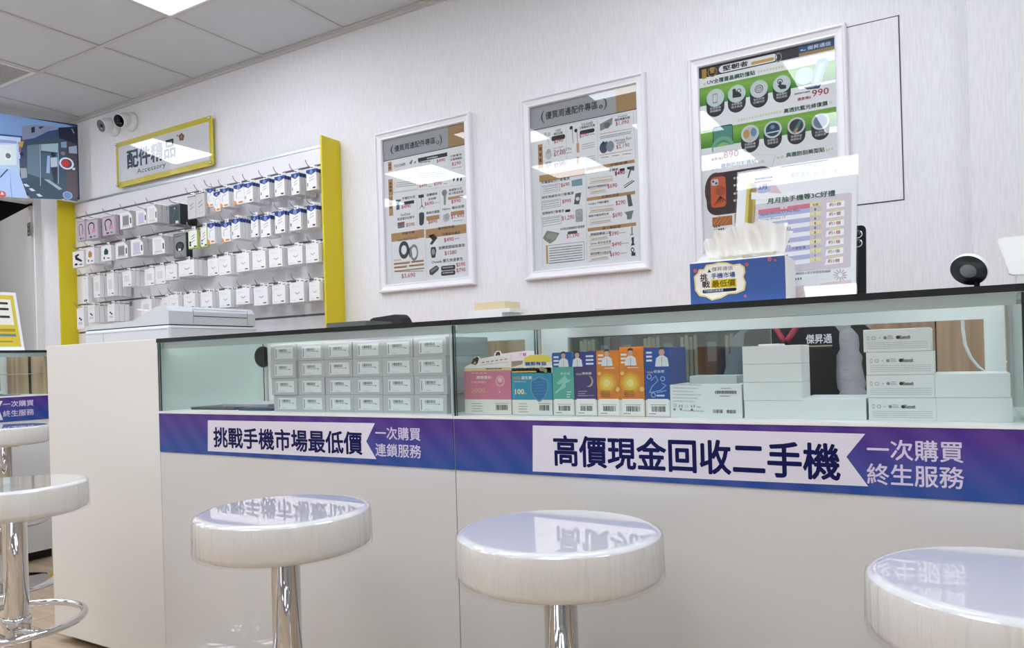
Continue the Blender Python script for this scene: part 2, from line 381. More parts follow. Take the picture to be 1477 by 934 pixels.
# ================================================================== COUNTERS
def showcase(label, x0, x1, M=None, zo=0., mirror=None, wood=False, pale=False):
    def T(): b = MB(); b.M = M; return b
    base = Vector(((x0 + x1) / 2, 1.65, 0)); base = M @ base if M else base
    t = thing('display_counter', label, 'counter', base, 'glass topped display counters')
    g = .001
    T().box(x0 + g, x1 - g, 1.40, 1.86, .03 + zo, .797 + zo, GLOSS).build('cabinet_body', t)
    T().box(x0 + .002, x1 - .002, 1.45, 1.84, 0, .03 + zo, BLACK).build('plinth', t)
    T().box(x0 + g, x1 - g, 1.396, 1.86, .797 + zo, .803 + zo, WHITE).build('deck', t)
    T().box(x0 + .006, x1 - .006, 1.402, 1.407, .803 + zo, 1.010 + zo, GLASS, mats={'l': GREENE, 'r': GREENE}).build('front_pane', t)
    if wood:
        T().box(x1 - .020, x1 - .007, 1.41, 1.80, .803 + zo, 1.009 + zo, WOOD).build('side_panel', t); T().box(x1 - .0205, x1 - .0199, 1.56, 1.585, .804 + zo, 1.008 + zo, BLACK).build('door_gap_strip', t)  # black strip stands in for the dark door gap seen through the glass
        T().box(x0 + .01, x1 - .021, 1.46, 1.80, .905 + zo, .909 + zo, GLASS, mats={'f': ALU}).build('inner_shelf', t)
    for xa in (x0 + .001, x1 - .006):
        T().box(xa, xa + .005, 1.4, 1.80, .803 + zo, 1.010 + zo, GLASS, mats={'f': DARKE if xa < (x0 + x1) / 2 or not pale else PALEE, 'b': GREENE}).build('side_pane', t)
    T().box(x0 + .0005, x1 - .0005, 1.396, 1.88, 1.011 + zo, 1.023 + zo, GLASS, mats={'f': DARKE, 'b': DARKE, 'l': DARKE, 'r': DARKE}).build('top_pane', t)
    f = T(); l, r = x0 + .089, x1 - .044
    f.box(x0 + .008, l, 1.815, 1.84, .803 + zo, 1.01 + zo, WHITE).box(r, x1 - .008, 1.815, 1.84, .803 + zo, 1.01 + zo, WHITE)
    f.box(l, r, 1.815, 1.84, .983 + zo, 1.01 + zo, WHITE).box(l, r, 1.815, 1.84, .803 + zo, .822 + zo, WHITE)
    f.build('rear_frame', t)
    if mirror: T().box(mirror[0], mirror[1], 1.822, 1.826, .822 + zo, .983 + zo, MIRR, mats={'r': WHITE, 'l': WHITE}).build('rear_sliding_pane', t)
    if wood: T().box(l, r, 1.822, 1.83, .822 + zo, .983 + zo, WOOD).build('rear_sliding_door', t)
    b = T().box(x0 + .012, x1 - .012, 1.4085, 1.43, .992 + zo, 1.0105 + zo, ALU).build('light_bar', t)
    e = T(); e.box(x0 + .02, x1 - .02, 1.4302, 1.4312, .998 + zo, 1.007 + zo, mat('led_strip', '#f4faff', .4, emit=7)); e.build('led_strip', b)
    s = T().box(x0 + .0015, x1 - .0015, 1.3975, 1.3999, .680 + zo, .796 + zo, STRIP).build('banner', t)
    return t, s
NAVY, PALE = '#0c1150', '#e4e0ea'
def strip_print(s, O, U, z, sw, head, small, l=2):
    p = Print(O, U, ZU, .0002).zoom(*z)
    p.P(sw, PALE, 1)
    if head: p.T(head[0], *head[1:], NAVY, 2, .024)
    for q in small: p.T(q[0], *q[1:], '#d9cfe6', 2, .014)
    p.build('banner_lettering', s)
t1, s1 = showcase('display counter showing stacked grey boxes with barcode stickers, beside the cream cabinet', -2.085, -.9915, pale=True)
strip_print(s1, (0, 1.3974, 0), XU, ((220, 460), 3.282), [(262, 478), (1053, 492), (1012, 578), (1060, 662), (262, 624)],
            ('挑戰手機市場最低價', 290, 606, 995, 632, 97), [('一次購買', 1056, 568, 1270, 573, 60), ('連鎖服務', 1056, 648, 1273, 655, 62)])
t2, s2 = showcase('display counter showing colourful supplement cartons and white boxes, at the right', -.991, .096, mirror=(-.9, -.372))
strip_print(s2, (0, 1.3974, 0), XU, ((700, 590), 1.901), [(130, 44), (1042, 67), (990, 130), (1050, 211), (130, 170)],
            ('高價現金回收二手機', 188, 155, 975, 183, 86), [('一次購買', 1047, 137, 1312, 141, 56), ('終生服務', 1047, 205, 1314, 213, 58)])
showcase('next display counter, only its left glass edge showing at the right photo edge', .0965, 1.19)
ML = Matrix(((0, -1, 0, -2.52), (1, 0, 0, 1.945), (0, 0, 1, 0), (0, 0, 0, 1)))
t3, s3 = showcase('far left display counter with wood back, standing at a right angle by the door', -.991, .105, ML, .02, wood=True)
strip_print(s3, (-3.9174, 0, 0), YU, ((0, 420), 4.675), [(-180, 745), (18, 738), (-8, 790), (20, 866), (-180, 880)], None,
            [('一次購買', 20, 783, 228, 782, 42), ('終生服務', 20, 848, 230, 841, 44)])
# shelf glass inside the far counter
# cream end cabinet
t = thing('end_cabinet', 'tall cream panelled cabinet closing the left end of the main counter', 'cabinet', (-2.4, 1.67, 0))
MB().box(-2.708, -2.0875, 1.40, 1.86, .031, 1.022, CREAM, .0015).build('cabinet_body', t)
MB().box(-2.69, -2.09, 1.45, 1.84, 0, .031, BLACK).build('plinth', t)
# round cable hole, its dark inside painted as a black disc, with grommet in the cabinet flank, seen through the glass
g = MB().lathe([(.0001, -2.0868), (.031, -2.0868)], DARK, (0, 1.803, .963), 28, 'x', False).lathe([(.031, -2.0870), (.031, -2.0862), (.037, -2.0862), (.037, -2.0870)], BLACK, (0, 1.803, .963), 28, 'x')
g.build('cable_hole', t)

# back cabinets along the wall behind the counter
def back_cab(label, x0, x1, open_=False, yb=2.905):
    t = thing('low_cabinet', label, 'cabinet', ((x0 + x1) / 2, 2.75, 0), 'low wooden cabinets along the back wall')
    if open_:
        m = MB().box(x0, x0 + .018, 2.6, 2.905, 0, 1.03, WOOD).box(x1 - .018, x1, 2.6, 2.905, 0, 1.03, WOOD).box(x0 + .018, x1 - .018, 2.89, 2.905, 0, 1.03, WOOD)
        for z in (.05, .40, .80): m.box(x0 + .018, x1 - .018, 2.6, 2.89, z, z + .018, WOOD)
        m.box(x0, x1, 2.6, 2.905, 1.03, 1.05, WOOD); m.build('carcass', t)
    else:
        MB().box(x0, x1, 2.62, yb, .04, 1.05, WOOD).build('carcass', t)
        k = max(1, round((x1 - x0) / .45)); w = (x1 - x0) / k
        for i in range(k): MB().box(x0 + i * w + .002, x0 + (i + 1) * w - .002, 2.60, 2.619, .05, 1.045, WOOD).build('door', t)
    return t
back_cab('low wooden cabinet against the back wall behind the barcode box counter', -2.42, -1.30)
back_cab('open low wooden shelf holding paper bags behind the supplement cartons', -1.298, -.502, True)
back_cab('low wooden cabinet behind the counter with a white cable in front', -.50, .40, False, 2.797)
# paper bags and dark binders on that shelf
KR = mat('kraft_paper', '#cfc4ac', .8); KD = mat('binder_dark', '#3c434c', .5)
xs = [(-1.25, 0), (-1.17, 1), (-1.08, 1), (-.99, 0), (-.92, 1), (-.85, 0), (-.76, 1), (-.69, 0), (-.60, 1)]
for i, (x, k) in enumerate(xs):
    if k == 0:
        t = thing('paper_bag', f'folded kraft paper bag standing on the open shelf, {ORD[sum(1 for a, b in xs[:i] if b == 0)]} bag from the left', 'bag', (x + .03, 2.68, .819), 'paper bags on the shelf')
        m = MB()
        for j in range(4): m.box(x + j * .015, x + j * .015 + .012, 2.62 + .004 * j, 2.86, .819, .99 + .006 * (j % 2), KR)
        m.build('folded_sheets', t)
        MB().tube([(x + .02, 2.616, .985), (x + .02, 2.606, .955), (x + .035, 2.606, .94), (x + .045, 2.616, .985)], .002, KR, 6).build('handle', t)
    else:
        t = thing('binder', f'dark grey file binder on the open shelf, {ORD[sum(1 for a, b in xs[:i] if b == 1)]} binder from the left', 'binder', (x + .025, 2.68, .819), 'binders on the shelf')
        MB().box(x, x + .048, 2.62, 2.87, .819, 1.0, KD, .003).build('spine', t)
        MB().box(x + .008, x + .04, 2.6185, 2.62, .90, .97, mat('binder_label', '#9aa0a4', .6)).build('spine_label', t)
# white cable hanging behind the right counter
pts = [onY(1388, 455, 1.95), onY(1389, 475, 1.95), onY(1392, 497, 1.95), onY(1400, 515, 1.95), onY(1411, 529, 1.95), onY(1424, 538, 1.95), onY(1452, 520, 1.95)]
pts[0].z = 1.0
m = MB().tube([(pts[0].x, 1.86, 1.028), (pts[0].x, 1.9, 1.03), (pts[0].x, 1.94, 1.02)] + pts, .0035, WHITEP, 8)
tag(m.build('charging_cable', None, (pts[0].x, 1.9, 1.02)), 'white cable looping down behind the right display counter', 'cable')
# ================================================================== BAR STOOLS
SEATM = mat('white_vinyl', '#dfdfe2', .015, coat=1., ior=1.6)
SIDEM = noise_bump(mat('white_vinyl_side', '#f4f3f1', .18), (70, 70, 5), .5, .010)
def make_stool(label):
    t = thing('bar_stool', label, 'stool', (0, 0, 0), 'white chrome bar stools')
    MB().lathe([(.0001, .638), (.06, .638), (.12, .638), (.154, .638), (.158, .638), (.162, .6378), (.168, .6362), (.1725, .632)], SEATM, n=72).lathe([(.1725, .632), (.1745, .625), (.1745, .575), (.172, .566), (.160, .560), (.03, .558), (.0001, .558)], SIDEM, n=72).build('seat', t)
    rd = random.Random(3); ph = [rd.uniform(0, 6.28) for _ in range(6)]
    def wob(r, h, a, j):
        k = (.633 - h) / .08
        w = .0012 * k * (math.sin(19 * a + ph[0]) + .8 * math.sin(31 * a + ph[1] + 3 * h) + .6 * math.sin(53 * a + ph[2]))
        return r + w, h + (.004 * math.sin(7 * a + ph[3]) + .003 * math.sin(17 * a + ph[4])) * (k if k > .9 else 0)
    MB().lathe([(.1735, .6345), (.1750, .632), (.1758, .62), (.1762, .60), (.1764, .58), (.1764, .561)], FILM, n=180, wob=wob).build('plastic_cover', t)
    MB().lathe([(.0001, .558), (.06, .557), (.06, .548), (.029, .545), (.029, .27)], CHROME, n=32).build('upper_post', t)
    MB().lathe([(.030, .285), (.0345, .282), (.0345, .262), (.031, .259), (.031, .035), (.04, .028)], CHROME, n=32).build('lower_post', t)
    ring = [(.02 + .165 * math.cos(a), .165 * math.sin(a), .275) for a in [2 * math.pi * i / 48 for i in range(48)]]
    m = MB().tube(ring, .0095, CHROME, 10, True)
    for s in (-1, 1):
        e = (.02 + .165 * math.cos(R(58 * s)), .165 * math.sin(R(58 * s)), .275)
        m.tube([e, (.055, .028 * s, .262), (.045, .026 * s, .252), (.036, .014 * s, .24)], .006, CHROME, 8)
    m.build('foot_ring', t)
    MB().lathe([(.03, .05), (.042, .033), (.08, .022), (.15, .014), (.195, .008), (.2, .004), (.2, 0), (.0001, 0)], CHROME, n=64).build('base', t)
    return t
st = make_stool('white chrome bar stool nearest the far left display counter')
st.location = (-3.605, 1.673, 0); st.rotation_euler.z = R(200)
spots = [((-2.165, 1.024), 'white bar stool with visible foot ring in front of the cream cabinet', -55), ((-1.19, 1.07), 'white bar stool in front of the counter with barcode stickered boxes', 30),
         ((-.59, 1.13), 'white bar stool in front of the supplement cartons, at the image centre', 70), ((.062, 1.114), 'white bar stool cut off by the right edge of the photo', 10)]
for (x, y), lab, rz in spots:
    o = dup(st, (x, y, 0), lab); o.rotation_euler.z = R(rz)
for c in st.children:   # the far stool is cranked a little higher
    if c.name.split('.')[0] in ('seat', 'plastic_cover', 'upper_post'): c.location.z += .062

# ================================================================== WALL: posters, sign, cameras, TV
def picture_frame(t, x0, x1, z0, z1, Yw):
    prof = [(0, 0), (0, .020), (.004, .026), (.010, .027), (.015, .020), (.030, .016), (.036, .017), (.040, .011), (.040, 0)]
    vs = []; fs = []; k = len(prof)
    for (cx, cz, sx, sz) in ((x0, z0, 1, 1), (x1, z0, -1, 1), (x1, z1, -1, -1), (x0, z1, 1, -1)):
        for d, h in prof: vs.append((cx + sx * d, Yw - h, cz + sz * d))
    for i in range(4):
        j = (i + 1) % 4
        for q in range(k - 1): fs.append([i * k + q, j * k + q, j * k + q + 1, i * k + q + 1])
    MB().add(vs, fs, FRAMEW).build('frame', t)
    MB().box(x0 + .0398, x1 - .0398, Yw - .0095, Yw - .0078, z0 + .0398, z1 - .0398, ACRYL).build('cover_pane', t)
def poster(label, px0, px1, draw, z0=None):
    (a, b, c) = px0; x0 = onY(*a, W).x; x1 = onY(*b, W).x; z1 = onY(*a, W).z; zz = z0 or onY(*c, W).z
    t = thing('framed_poster', label, 'poster', ((x0 + x1) / 2, W, zz), 'framed price posters')
    picture_frame(t, x0, x1, zz, z1, W - .0005)
    p = Print((0, W - .004, 0), XU, ZU, .00018)
    p.rect(x0 + .036, zz + .036, x1 - .036, z1 - .036, '#f0f0f1', 0)
    draw(p, x0 + .036, x1 - .036, zz + .036, z1 - .036); p.build('poster_print', t); return x0, x1, zz, z1
RED, TAN, INK, GRY = '#b8334a', '#b88e5e', '#3b3b40', '#8d8d92'
def dashes(p, x0, y0, x1, y1, h, c=GRY, n=None):
    """unreadably small print: broken fine strokes"""
    L = math.hypot(x1 - x0, y1 - y0); n = n or max(2, int(L / (h * 1.15))); rd = random.Random(int(x0 * 7 + y0))
    for i in range(n):
        a, b = i / n, (i + rd.uniform(.55, .8)) / n
        p.L(x0 + (x1 - x0) * a, y0 + (y1 - y0) * a, x0 + (x1 - x0) * b, y0 + (y1 - y0) * b, h, c, 2)
def header(p, z, q, txt, txq, num):
    p.zoom(*z); x0, ztop, x1, zbot, xs = q
    p.rect(x0, zbot, x1, ztop, '#a7a8ac', 1); p.rect(x0, zbot - .004, x1, zbot, '#55565c', 1)
    p.rect(xs, zbot, x1, ztop, '#a98a5e', 2); p.rect(x0, zbot, x0 + .006, ztop, '#8f7f55', 2)
    p.T(txt, *txq, '#35353b', 3, .02)
def p1(p, x0, x1, z0, z1):
    A = ((545, 170), 7.187); B = ((550, 280), 6.669)
    p.zoom(*A); hb = p.px(90, 440)[1]; header(p, A, (x0, z1, x1, hb, p.px(728, 200)[0]), '優質周邊配件專區', (172, 355, 598, 268, 66), '1')
    p.T('(', 133, 385, 165, 380, 100, INK, 3, 0); p.T(')', 640, 285, 668, 280, 110, INK, 3, 0); p.D(622, 253, 15, INK, 3); p.T('1', 618, 262, 627, 260, 18, '#e8e8ea', 4, .01)
    for q in ((105, 460, 146, 545), (108, 640, 158, 800), (112, 812, 160, 1010)): p.R(*q, TAN, 1)
    for y in (480, 510): p.R(116, y, 136, y + 14, '#6a4d2c', 2)
    for y in (670, 705, 740, 840, 880, 920): p.R(122, y, 144, y + 20, '#6a4d2c', 2)
    p.R(416, 418, 720, 396, '#2c2d33', 1); dashes(p, 510, 420, 625, 400, 14, '#d8d8da')
    dashes(p, 428, 462, 550, 447, 12, INK); p.T('$490', 610, 470, 698, 455, 38, RED, 2, .01); p.T('TOUGHER', 165, 516, 288, 490, 28, INK, 2, .015)
    p.P([(325, 475), (345, 440), (362, 432), (350, 478)], '#77797f', 1); p.P([(375, 470), (385, 448), (395, 445), (392, 470)], '#77797f', 1)
    p.T('行動電源', 752, 412, 868, 392, 24, INK); p.T('充電傳輸線', 752, 448, 872, 425, 26, INK); p.T('$290', 768, 502, 862, 484, 40, RED, 2, .01); dashes(p, 770, 522, 865, 506, 7)
    for x in (788, 828, 862): p.P([(x - 10, 655), (x - 8, 622), (x + 8, 618), (x + 10, 640), (x, 656)], '#2e2f35', 1)
    for y in (580, 600, 620): dashes(p, 430, y, 710, y - 28, 10, GRY)
    p.T('$490', 430, 728, 512, 716, 36, RED, 2, .01); p.T('$390', 583, 706, 664, 692, 36, RED, 2, .01); dashes(p, 528, 712, 562, 706, 8); dashes(p, 682, 682, 720, 676, 8)
    for y in (675, 695, 715): dashes(p, 185, y, 400, y - 22, 8)
    for a in ((165, 772, 412, 735), (415, 738, 415, 640), (168, 655, 166, 772)): p.L(*a, 3, TAN, 1)
    for a in ((100, 785, 905, 690), (740, 350, 742, 660), (404, 795, 410, 1090), (640, 755, 648, 1060)): p.L(*a, 3, '#c9c9cd', 1)
    # middle band
    p.P([(185, 850), (238, 843), (238, 860), (225, 862), (225, 948), (192, 955), (190, 862)], '#4b5966', 1)
    p.T('手機防水袋', 252, 852, 388, 830, 30, INK); p.R(272, 868, 376, 884, '#2c2d33', 1)
    p.T('$490', 245, 948, 340, 932, 42, RED, 2, .01)
    p.P([(418, 800), (475, 790), (478, 822), (424, 832)], '#3e3f46', 1); p.L(450, 825, 458, 925, 8, '#4a4b52', 1); p.L(456, 905, 428, 945, 6, '#4a4b52'); p.L(456, 905, 486, 938, 6, '#4a4b52')
    p.T('摺疊腳架', 505, 815, 618, 797, 28, INK); p.T('自拍棒', 525, 855, 605, 842, 26, INK); p.T('$690', 486, 915, 578, 903, 42, RED, 2, .01); dashes(p, 580, 882, 640, 872, 7)
    p.D(690, 775, 27, '#8d8e92', 1); p.P([(680, 800), (708, 798), (705, 900), (684, 903)], '#9d9ea2', 1)
    p.T('無葉製冷式', 738, 765, 872, 745, 28, INK); p.T('強力降溫風扇', 735, 800, 884, 775, 28, INK); p.R(728, 822, 888, 824, TAN, 1); p.T('$990', 762, 892, 860, 876, 42, RED, 2, .01)
    p.zoom(*B)
    p.T('SanDisk', 187, 212, 282, 198, 24, INK, 2, .005); p.T('高速儲存記憶卡', 155, 256, 320, 237, 28, INK); p.P([(156, 274), (222, 262), (224, 318), (160, 330)], '#8a5a60', 1); p.P([(160, 300), (223, 288), (224, 318), (162, 330)], '#77787c', 2)
    p.T('$590', 240, 318, 320, 307, 38, RED, 2, .01)
    p.P([(362, 185), (380, 172), (410, 176), (414, 210), (408, 285), (385, 304), (366, 290)], '#46484e', 1)
    p.T('無線充電器', 433, 196, 560, 180, 28, INK); p.R(433, 215, 560, 236, TAN, 1); p.T('$890', 452, 290, 540, 278, 42, RED, 2, .01)
    p.P([(596, 200), (640, 178), (660, 200), (655, 250), (615, 268), (594, 245)], '#c3c4c6', 1); p.D(628, 215, 22, '#b1b2b5', 2, 1.1)
    p.T('Maktar 備份豆腐', 588, 160, 797, 136, 28, INK); p.R(668, 170, 797, 188, TAN, 1); p.T('$1,490', 672, 243, 797, 230, 44, RED, 2, .008); dashes(p, 690, 258, 785, 246, 7)
    p.R(95, 380, 414, 416, TAN, 1); p.T('穿戴手環', 200, 392, 320, 375, 26, '#5e4526', 2, .02); p.R(426, 340, 818, 372, TAN, 1); p.T('車用配件區', 545, 345, 705, 325, 28, '#5e4526', 2, .02)
    p.L(420, 372, 438, 800, 3, '#c9c9cd'); p.L(98, 420, 108, 830, 3, '#c9c9cd')
    p.T('vivo WATCH GT', 155, 458, 356, 434, 26, INK, 2, .005)
    p.G(218, 535, 26, 50, '#3c3d43', 1, 1.35); p.G(315, 560, 26, 40, '#85868a', 2, 1.6); p.P([(250, 540), (285, 500), (300, 600), (275, 610)], '#55565c', 1)
    p.T('超值特惠', 122, 645, 192, 637, 16, '#c06a28', 2, 0)
    for q in ((120, 662, 278, 662), (287, 642, 410, 646), (122, 697, 250, 701), (265, 680, 412, 681), (125, 735, 415, 717)): p.R(*q, TAN, 1); dashes(p, q[0] + 8, q[1] + 10, q[2] - 8, q[1] + 2, 8, '#5e4526')
    p.T('$3,690', 195, 814, 328, 800, 48, RED, 2, .008)
    p.P([(455, 400), (505, 378), (540, 420), (520, 445), (490, 485), (465, 480), (490, 440)], '#4a4b51', 1); p.D(505, 420, 18, '#2c2d33', 2)
    p.T('汽車用手機架', 585, 405, 760, 384, 32, INK); p.T('$490', 605, 465, 697, 454, 44, RED, 2, .01); dashes(p, 706, 428, 756, 420, 8)
    p.P([(478, 510), (520, 505), (530, 540), (518, 610), (485, 612), (474, 560)], '#4a4b51', 1); p.D(500, 555, 16, '#a3a4a8', 2, 1.5)
    p.T('旋轉塑膠磁吸車架', 552, 535, 805, 508, 32, INK); p.T('$1580', 610, 592, 726, 580, 44, RED, 2, .01)
    p.T('Oweida 雙孔快速車充', 486, 670, 785, 640, 34, INK); p.P([(462, 730), (530, 682), (556, 705), (548, 730), (490, 780), (465, 770)], '#3c3d43', 1); p.P([(475, 735), (535, 695), (545, 708), (485, 752)], '#85868a', 2)
    for y in (700, 750): p.R(575, y - 8, 712, y + 22, '#2c2d33', 1, .3); dashes(p, 592, y + 8, 696, y - 2, 12, '#d0d0d2')
    p.T('$590', 722, 702, 808, 692, 42, RED, 2, .01); p.T('$790', 724, 755, 810, 744, 42, RED, 2, .01)
def p2(p, x0, x1, z0, z1):
    A = ((760, 110), 6.229); B = ((760, 240), 5.839)
    p.zoom(*A); hb = p.px(75, 478)[1]; header(p, A, (x0, z1, x1, hb, p.px(800, 230)[0]), '優質周邊配件專區', (168, 392, 638, 298, 70), '2')
    p.T('(', 128, 425, 158, 420, 110, INK, 3, 0); p.T(')', 690, 302, 722, 298, 105, INK, 3, 0); p.D(665, 273, 16, INK, 3); p.T('2', 660, 283, 671, 281, 18, '#e8e8ea', 4, .01)
    p.R(98, 615, 146, 820, TAN, 1); [p.R(112, y, 132, y + 26, '#6a4d2c', 2) for y in (640, 690, 740)]
    for a in ((85, 490, 968, 318), (350, 450, 358, 800), (632, 395, 640, 790), (955, 320, 978, 740)): p.L(*a, 3, '#c4c4c8', 1)
    p.L(170, 510, 200, 615, 5, '#bfc0c4'); p.D(165, 520, 12, '#c8c9cc', 1, 1.4); p.D(198, 520, 11, '#c8c9cc', 1, 1.4)
    p.T('入耳式', 252, 502, 306, 490, 24, INK); p.T('線控耳機', 242, 532, 320, 516, 24, INK); p.R(220, 542, 344, 560, '#2c2d33', 1, .4); p.T('$290', 243, 608, 325, 592, 38, RED, 2, .01)
    for x, y in ((398, 462), (440, 487)): p.D(x, y, 15, '#26272c', 1); p.L(x + 8, y + 5, x + 18, y + 140, 5, '#3e3f46')
    p.T('TOUGHER', 487, 448, 595, 428, 24, INK); p.T('立體聲線控耳機', 470, 478, 612, 452, 24, INK); p.R(474, 490, 608, 500, '#2c2d33', 1, .4); p.T('$590', 472, 558, 555, 542, 40, RED, 2, .01); dashes(p, 562, 524, 612, 515, 8)
    p.T('ZERO 行動電源', 240, 655, 330, 640, 14, GRY, 2, 0); p.T('True Buds2 Pro', 240, 688, 402, 655, 24, INK, 2, .005); p.T('$1,490', 243, 725, 350, 706, 38, RED, 2, .008); dashes(p, 358, 690, 405, 682, 8)
    p.D(195, 705, 30, '#cfd0d2', 1, 1.3); p.G(195, 672, 10, 16, '#a9aaae', 1); p.R(165, 770, 222, 815, '#bdbfba', 1, .2)
    p.T('vivo TWS 3e', 243, 798, 372, 770, 24, INK, 2, .005); p.T('$3,990', 245, 826, 352, 806, 36, RED, 2, .008)
    for q in ((445, 605, 622, 672), (445, 725, 628, 778)):
        p.R(*q, '#f1f0ef', 1); p.R(q[0], q[1], q[0] + 26, q[3] + 10, '#cda57b', 2)
        for k in (18, 38, 56): dashes(p, q[0] + 50, q[1] + k - 8, q[2] - 12, q[1] + k - 32, 6)
    p.P([(655, 430), (770, 368), (765, 430), (735, 455), (658, 492)], '#8a8b8c', 1); p.D(720, 440, 26, '#6b6d70', 2)
    p.T('onepad', 815, 375, 900, 358, 20, INK, 2, .005); p.T('磁吸無線耳機', 790, 408, 925, 380, 26, INK); p.T('$1,090', 797, 450, 917, 428, 40, RED, 2, .008)
    p.L(655, 520, 945, 468, 4, '#b5603c'); [dashes(p, 660, y, 940, y - 52, 9) for y in (545, 560)]
    p.D(690, 640, 38, '#46506a', 1, 1.25); p.D(748, 628, 36, '#8b93a0', 2, 1.25)
    for x in (688, 716, 748): p.R(x - 8, 585, x + 8, 606, '#46506a', 1)
    p.T('Ultimate Ears', 785, 592, 940, 562, 24, INK, 2, .005); p.T('WONDERBOOM', 805, 614, 888, 598, 22, INK, 2, .005); p.T('$2,190', 803, 658, 922, 634, 40, RED, 2, .008)
    p.L(655, 710, 948, 658, 4, '#b5603c')
    for q in ((660, 720, 745, 745), (757, 705, 840, 730), (850, 690, 945, 712)): p.R(*q, '#f4f3f2', 1); dashes(p, q[0] + 8, q[1] + 10, q[2] - 8, q[1] + 2, 7, INK)
    p.R(525, 822, 968, 775, TAN, 1); p.T('手機週邊', 745, 810, 905, 778, 26, '#6a4d2c', 2, .02)
    p.T('手機架', 738, 858, 822, 842, 24, INK); p.R(832, 830, 880, 846, '#2c2d33', 1, .4); p.T('$490', 790, 898, 880, 880, 40, RED, 2, .01)
    p.P([(898, 815), (965, 830), (962, 850), (905, 832)], '#6b6d74', 1); p.L(935, 840, 910, 912, 8, '#6b6d74')
    p.zoom(*B)
    p.R(104, 78, 490, 68, TAN, 1); p.L(500, 70, 505, 790, 3, '#c4c4c8'); p.L(118, 118, 135, 835, 3, '#c4c4c8')
    p.T('充電器組合行動電源', 122, 150, 360, 115, 26, INK); p.R(125, 175, 275, 215, '#efeeed', 1); p.T('$690', 288, 178, 360, 166, 36, RED, 2, .01); p.P([(375, 118), (465, 100), (468, 158), (378, 168)], '#7ba0ac', 1)
    p.T('磁吸無線快充行動電源', 127, 275, 395, 238, 24, INK); p.T('$990', 298, 315, 373, 303, 36, RED, 2, .01); p.P([(410, 228), (458, 218), (440, 318), (396, 318)], '#5c5f66', 1); p.D(427, 272, 15, '#e3e3e5', 2)
    p.T('超薄磁吸行動電源', 132, 408, 312, 385, 24, INK); p.R(322, 365, 366, 380, '#2c2d33', 1, .4); p.T('$1,290', 295, 460, 398, 440, 42, RED, 2, .008); p.R(408, 362, 472, 462, '#a9acac', 1, .1); p.G(440, 395, 16, 20, '#c9cccc', 2, 1.1)
    for q in ((130, 170, 278, 215), (130, 300, 283, 345), (135, 440, 290, 490)):
        for k in (6, 24, 42): dashes(p, q[0] + 8, q[1] + k, q[2] - 10, q[1] + k - 22, 6)
        for a in ((q[0], q[3] + 15, q[2], q[3] - 12), (q[0], q[1] - 5, q[0], q[3] + 15), (q[0], q[1] - 5, q[2], q[1] - 28), (q[2], q[1] - 28, q[2], q[3] - 12)): p.L(*a, 3, '#8f6f4c')
    p.P([(135, 600), (170, 540), (275, 560), (240, 620), (195, 650), (150, 620)], '#84887a', 1); p.P([(160, 600), (185, 555), (262, 570), (225, 618)], '#9a9d8f', 2); p.T('多功能自帶線磁吸行動電源', 282, 540, 485, 505, 22, INK)
    p.R(342, 548, 425, 562, '#38564a', 1, .4); p.T('$1,590', 335, 608, 440, 588, 38, RED, 2, .008); p.R(160, 668, 180, 815, '#c49a66', 1)
    for k in range(7): dashes(p, 190, 690 + 21 * k, 470, 660 + 21 * k, 8, INK)
    for a in ((160, 668, 482, 632), (482, 632, 484, 785), (162, 816, 484, 785)): p.L(*a, 3, '#5c4a38')
    p.R(505, 265, 912, 232, TAN, 1); p.T('手機支架區', 628, 270, 778, 245, 26, '#6a4d2c', 2, .02); p.R(512, 520, 920, 498, TAN, 1); p.T('桌上集線器', 635, 535, 790, 508, 26, '#6a4d2c', 2, .02)
    for y, pr, h in ((80, '$490', 40), (190, '$690', 40), (332, '$290', 42), (435, '$690', 42)):
        x = {80: 742, 190: 678, 332: 748, 435: 722}[y]; p.T(pr, x, y, x + 82, y - 12, h, RED, 2, .01)
    for y, pr, x in ((590, '$390', 693), (678, '$490', 718), (762, '$690', 700)): p.T(pr, x, y, x + 80, y - 12, 38, RED, 2, .01); dashes(p, x + 86, y - 30, x + 140, y - 36, 7)
    for t, y in (('磁吸快充傳輸線組合', 192), ('Foldable 手機折疊架', 330), ('磁吸手機指環支架', 432)): p.T(t, 512 if y < 200 else 520, y - 3, 690, y - 30, 20, INK)
    for t, y in (('伸縮旋轉桌上架', 585), ('Qmax 鋁合金支架', 662), ('磁吸旋轉多功能支架', 748)): p.T(t, 535, y, 710, y - 26, 24, INK)
    for y, q in ((130, 728), (220, 672), (375, 735), (475, 710), (615, 685), (700, 712), (785, 690)):
        p.R(528, y - 20, q, y - 4, '#efe6dc', 1); dashes(p, 545, y - 2, q - 10, y - 24, 7); p.L(524, y + 14, q, y - 12, 3, '#c08a52'); p.L(524, y - 26, q, y - 52, 3, '#c08a52')
    p.P([(842, 5), (905, -5), (905, 22), (845, 25)], '#5c5f66', 1); p.L(870, 22, 850, 98, 8, '#5c5f66'); p.L(820, 180, 905, 120, 9, '#3e4046'); p.L(815, 165, 890, 115, 6, '#3e4046')
    p.P([(840, 238), (872, 232), (892, 330), (855, 338)], '#5c5f66', 1); p.P([(820, 385), (900, 368), (890, 400), (880, 442), (845, 446), (842, 410)], '#76837f', 1)
    p.P([(875, 515), (890, 500), (892, 560), (900, 575), (865, 580), (880, 560)], '#9a9da0', 1); p.P([(880, 600), (902, 590), (900, 640), (910, 660), (875, 668), (885, 640)], '#2c2d33', 1); p.G(890, 702, 8, 15, '#2c2d33', 1, 1.4); p.R(880, 725, 915, 750, '#2c2d33', 1)
GRN, LIME, DGR = '#4c8f36', '#86b84a', '#24583f'
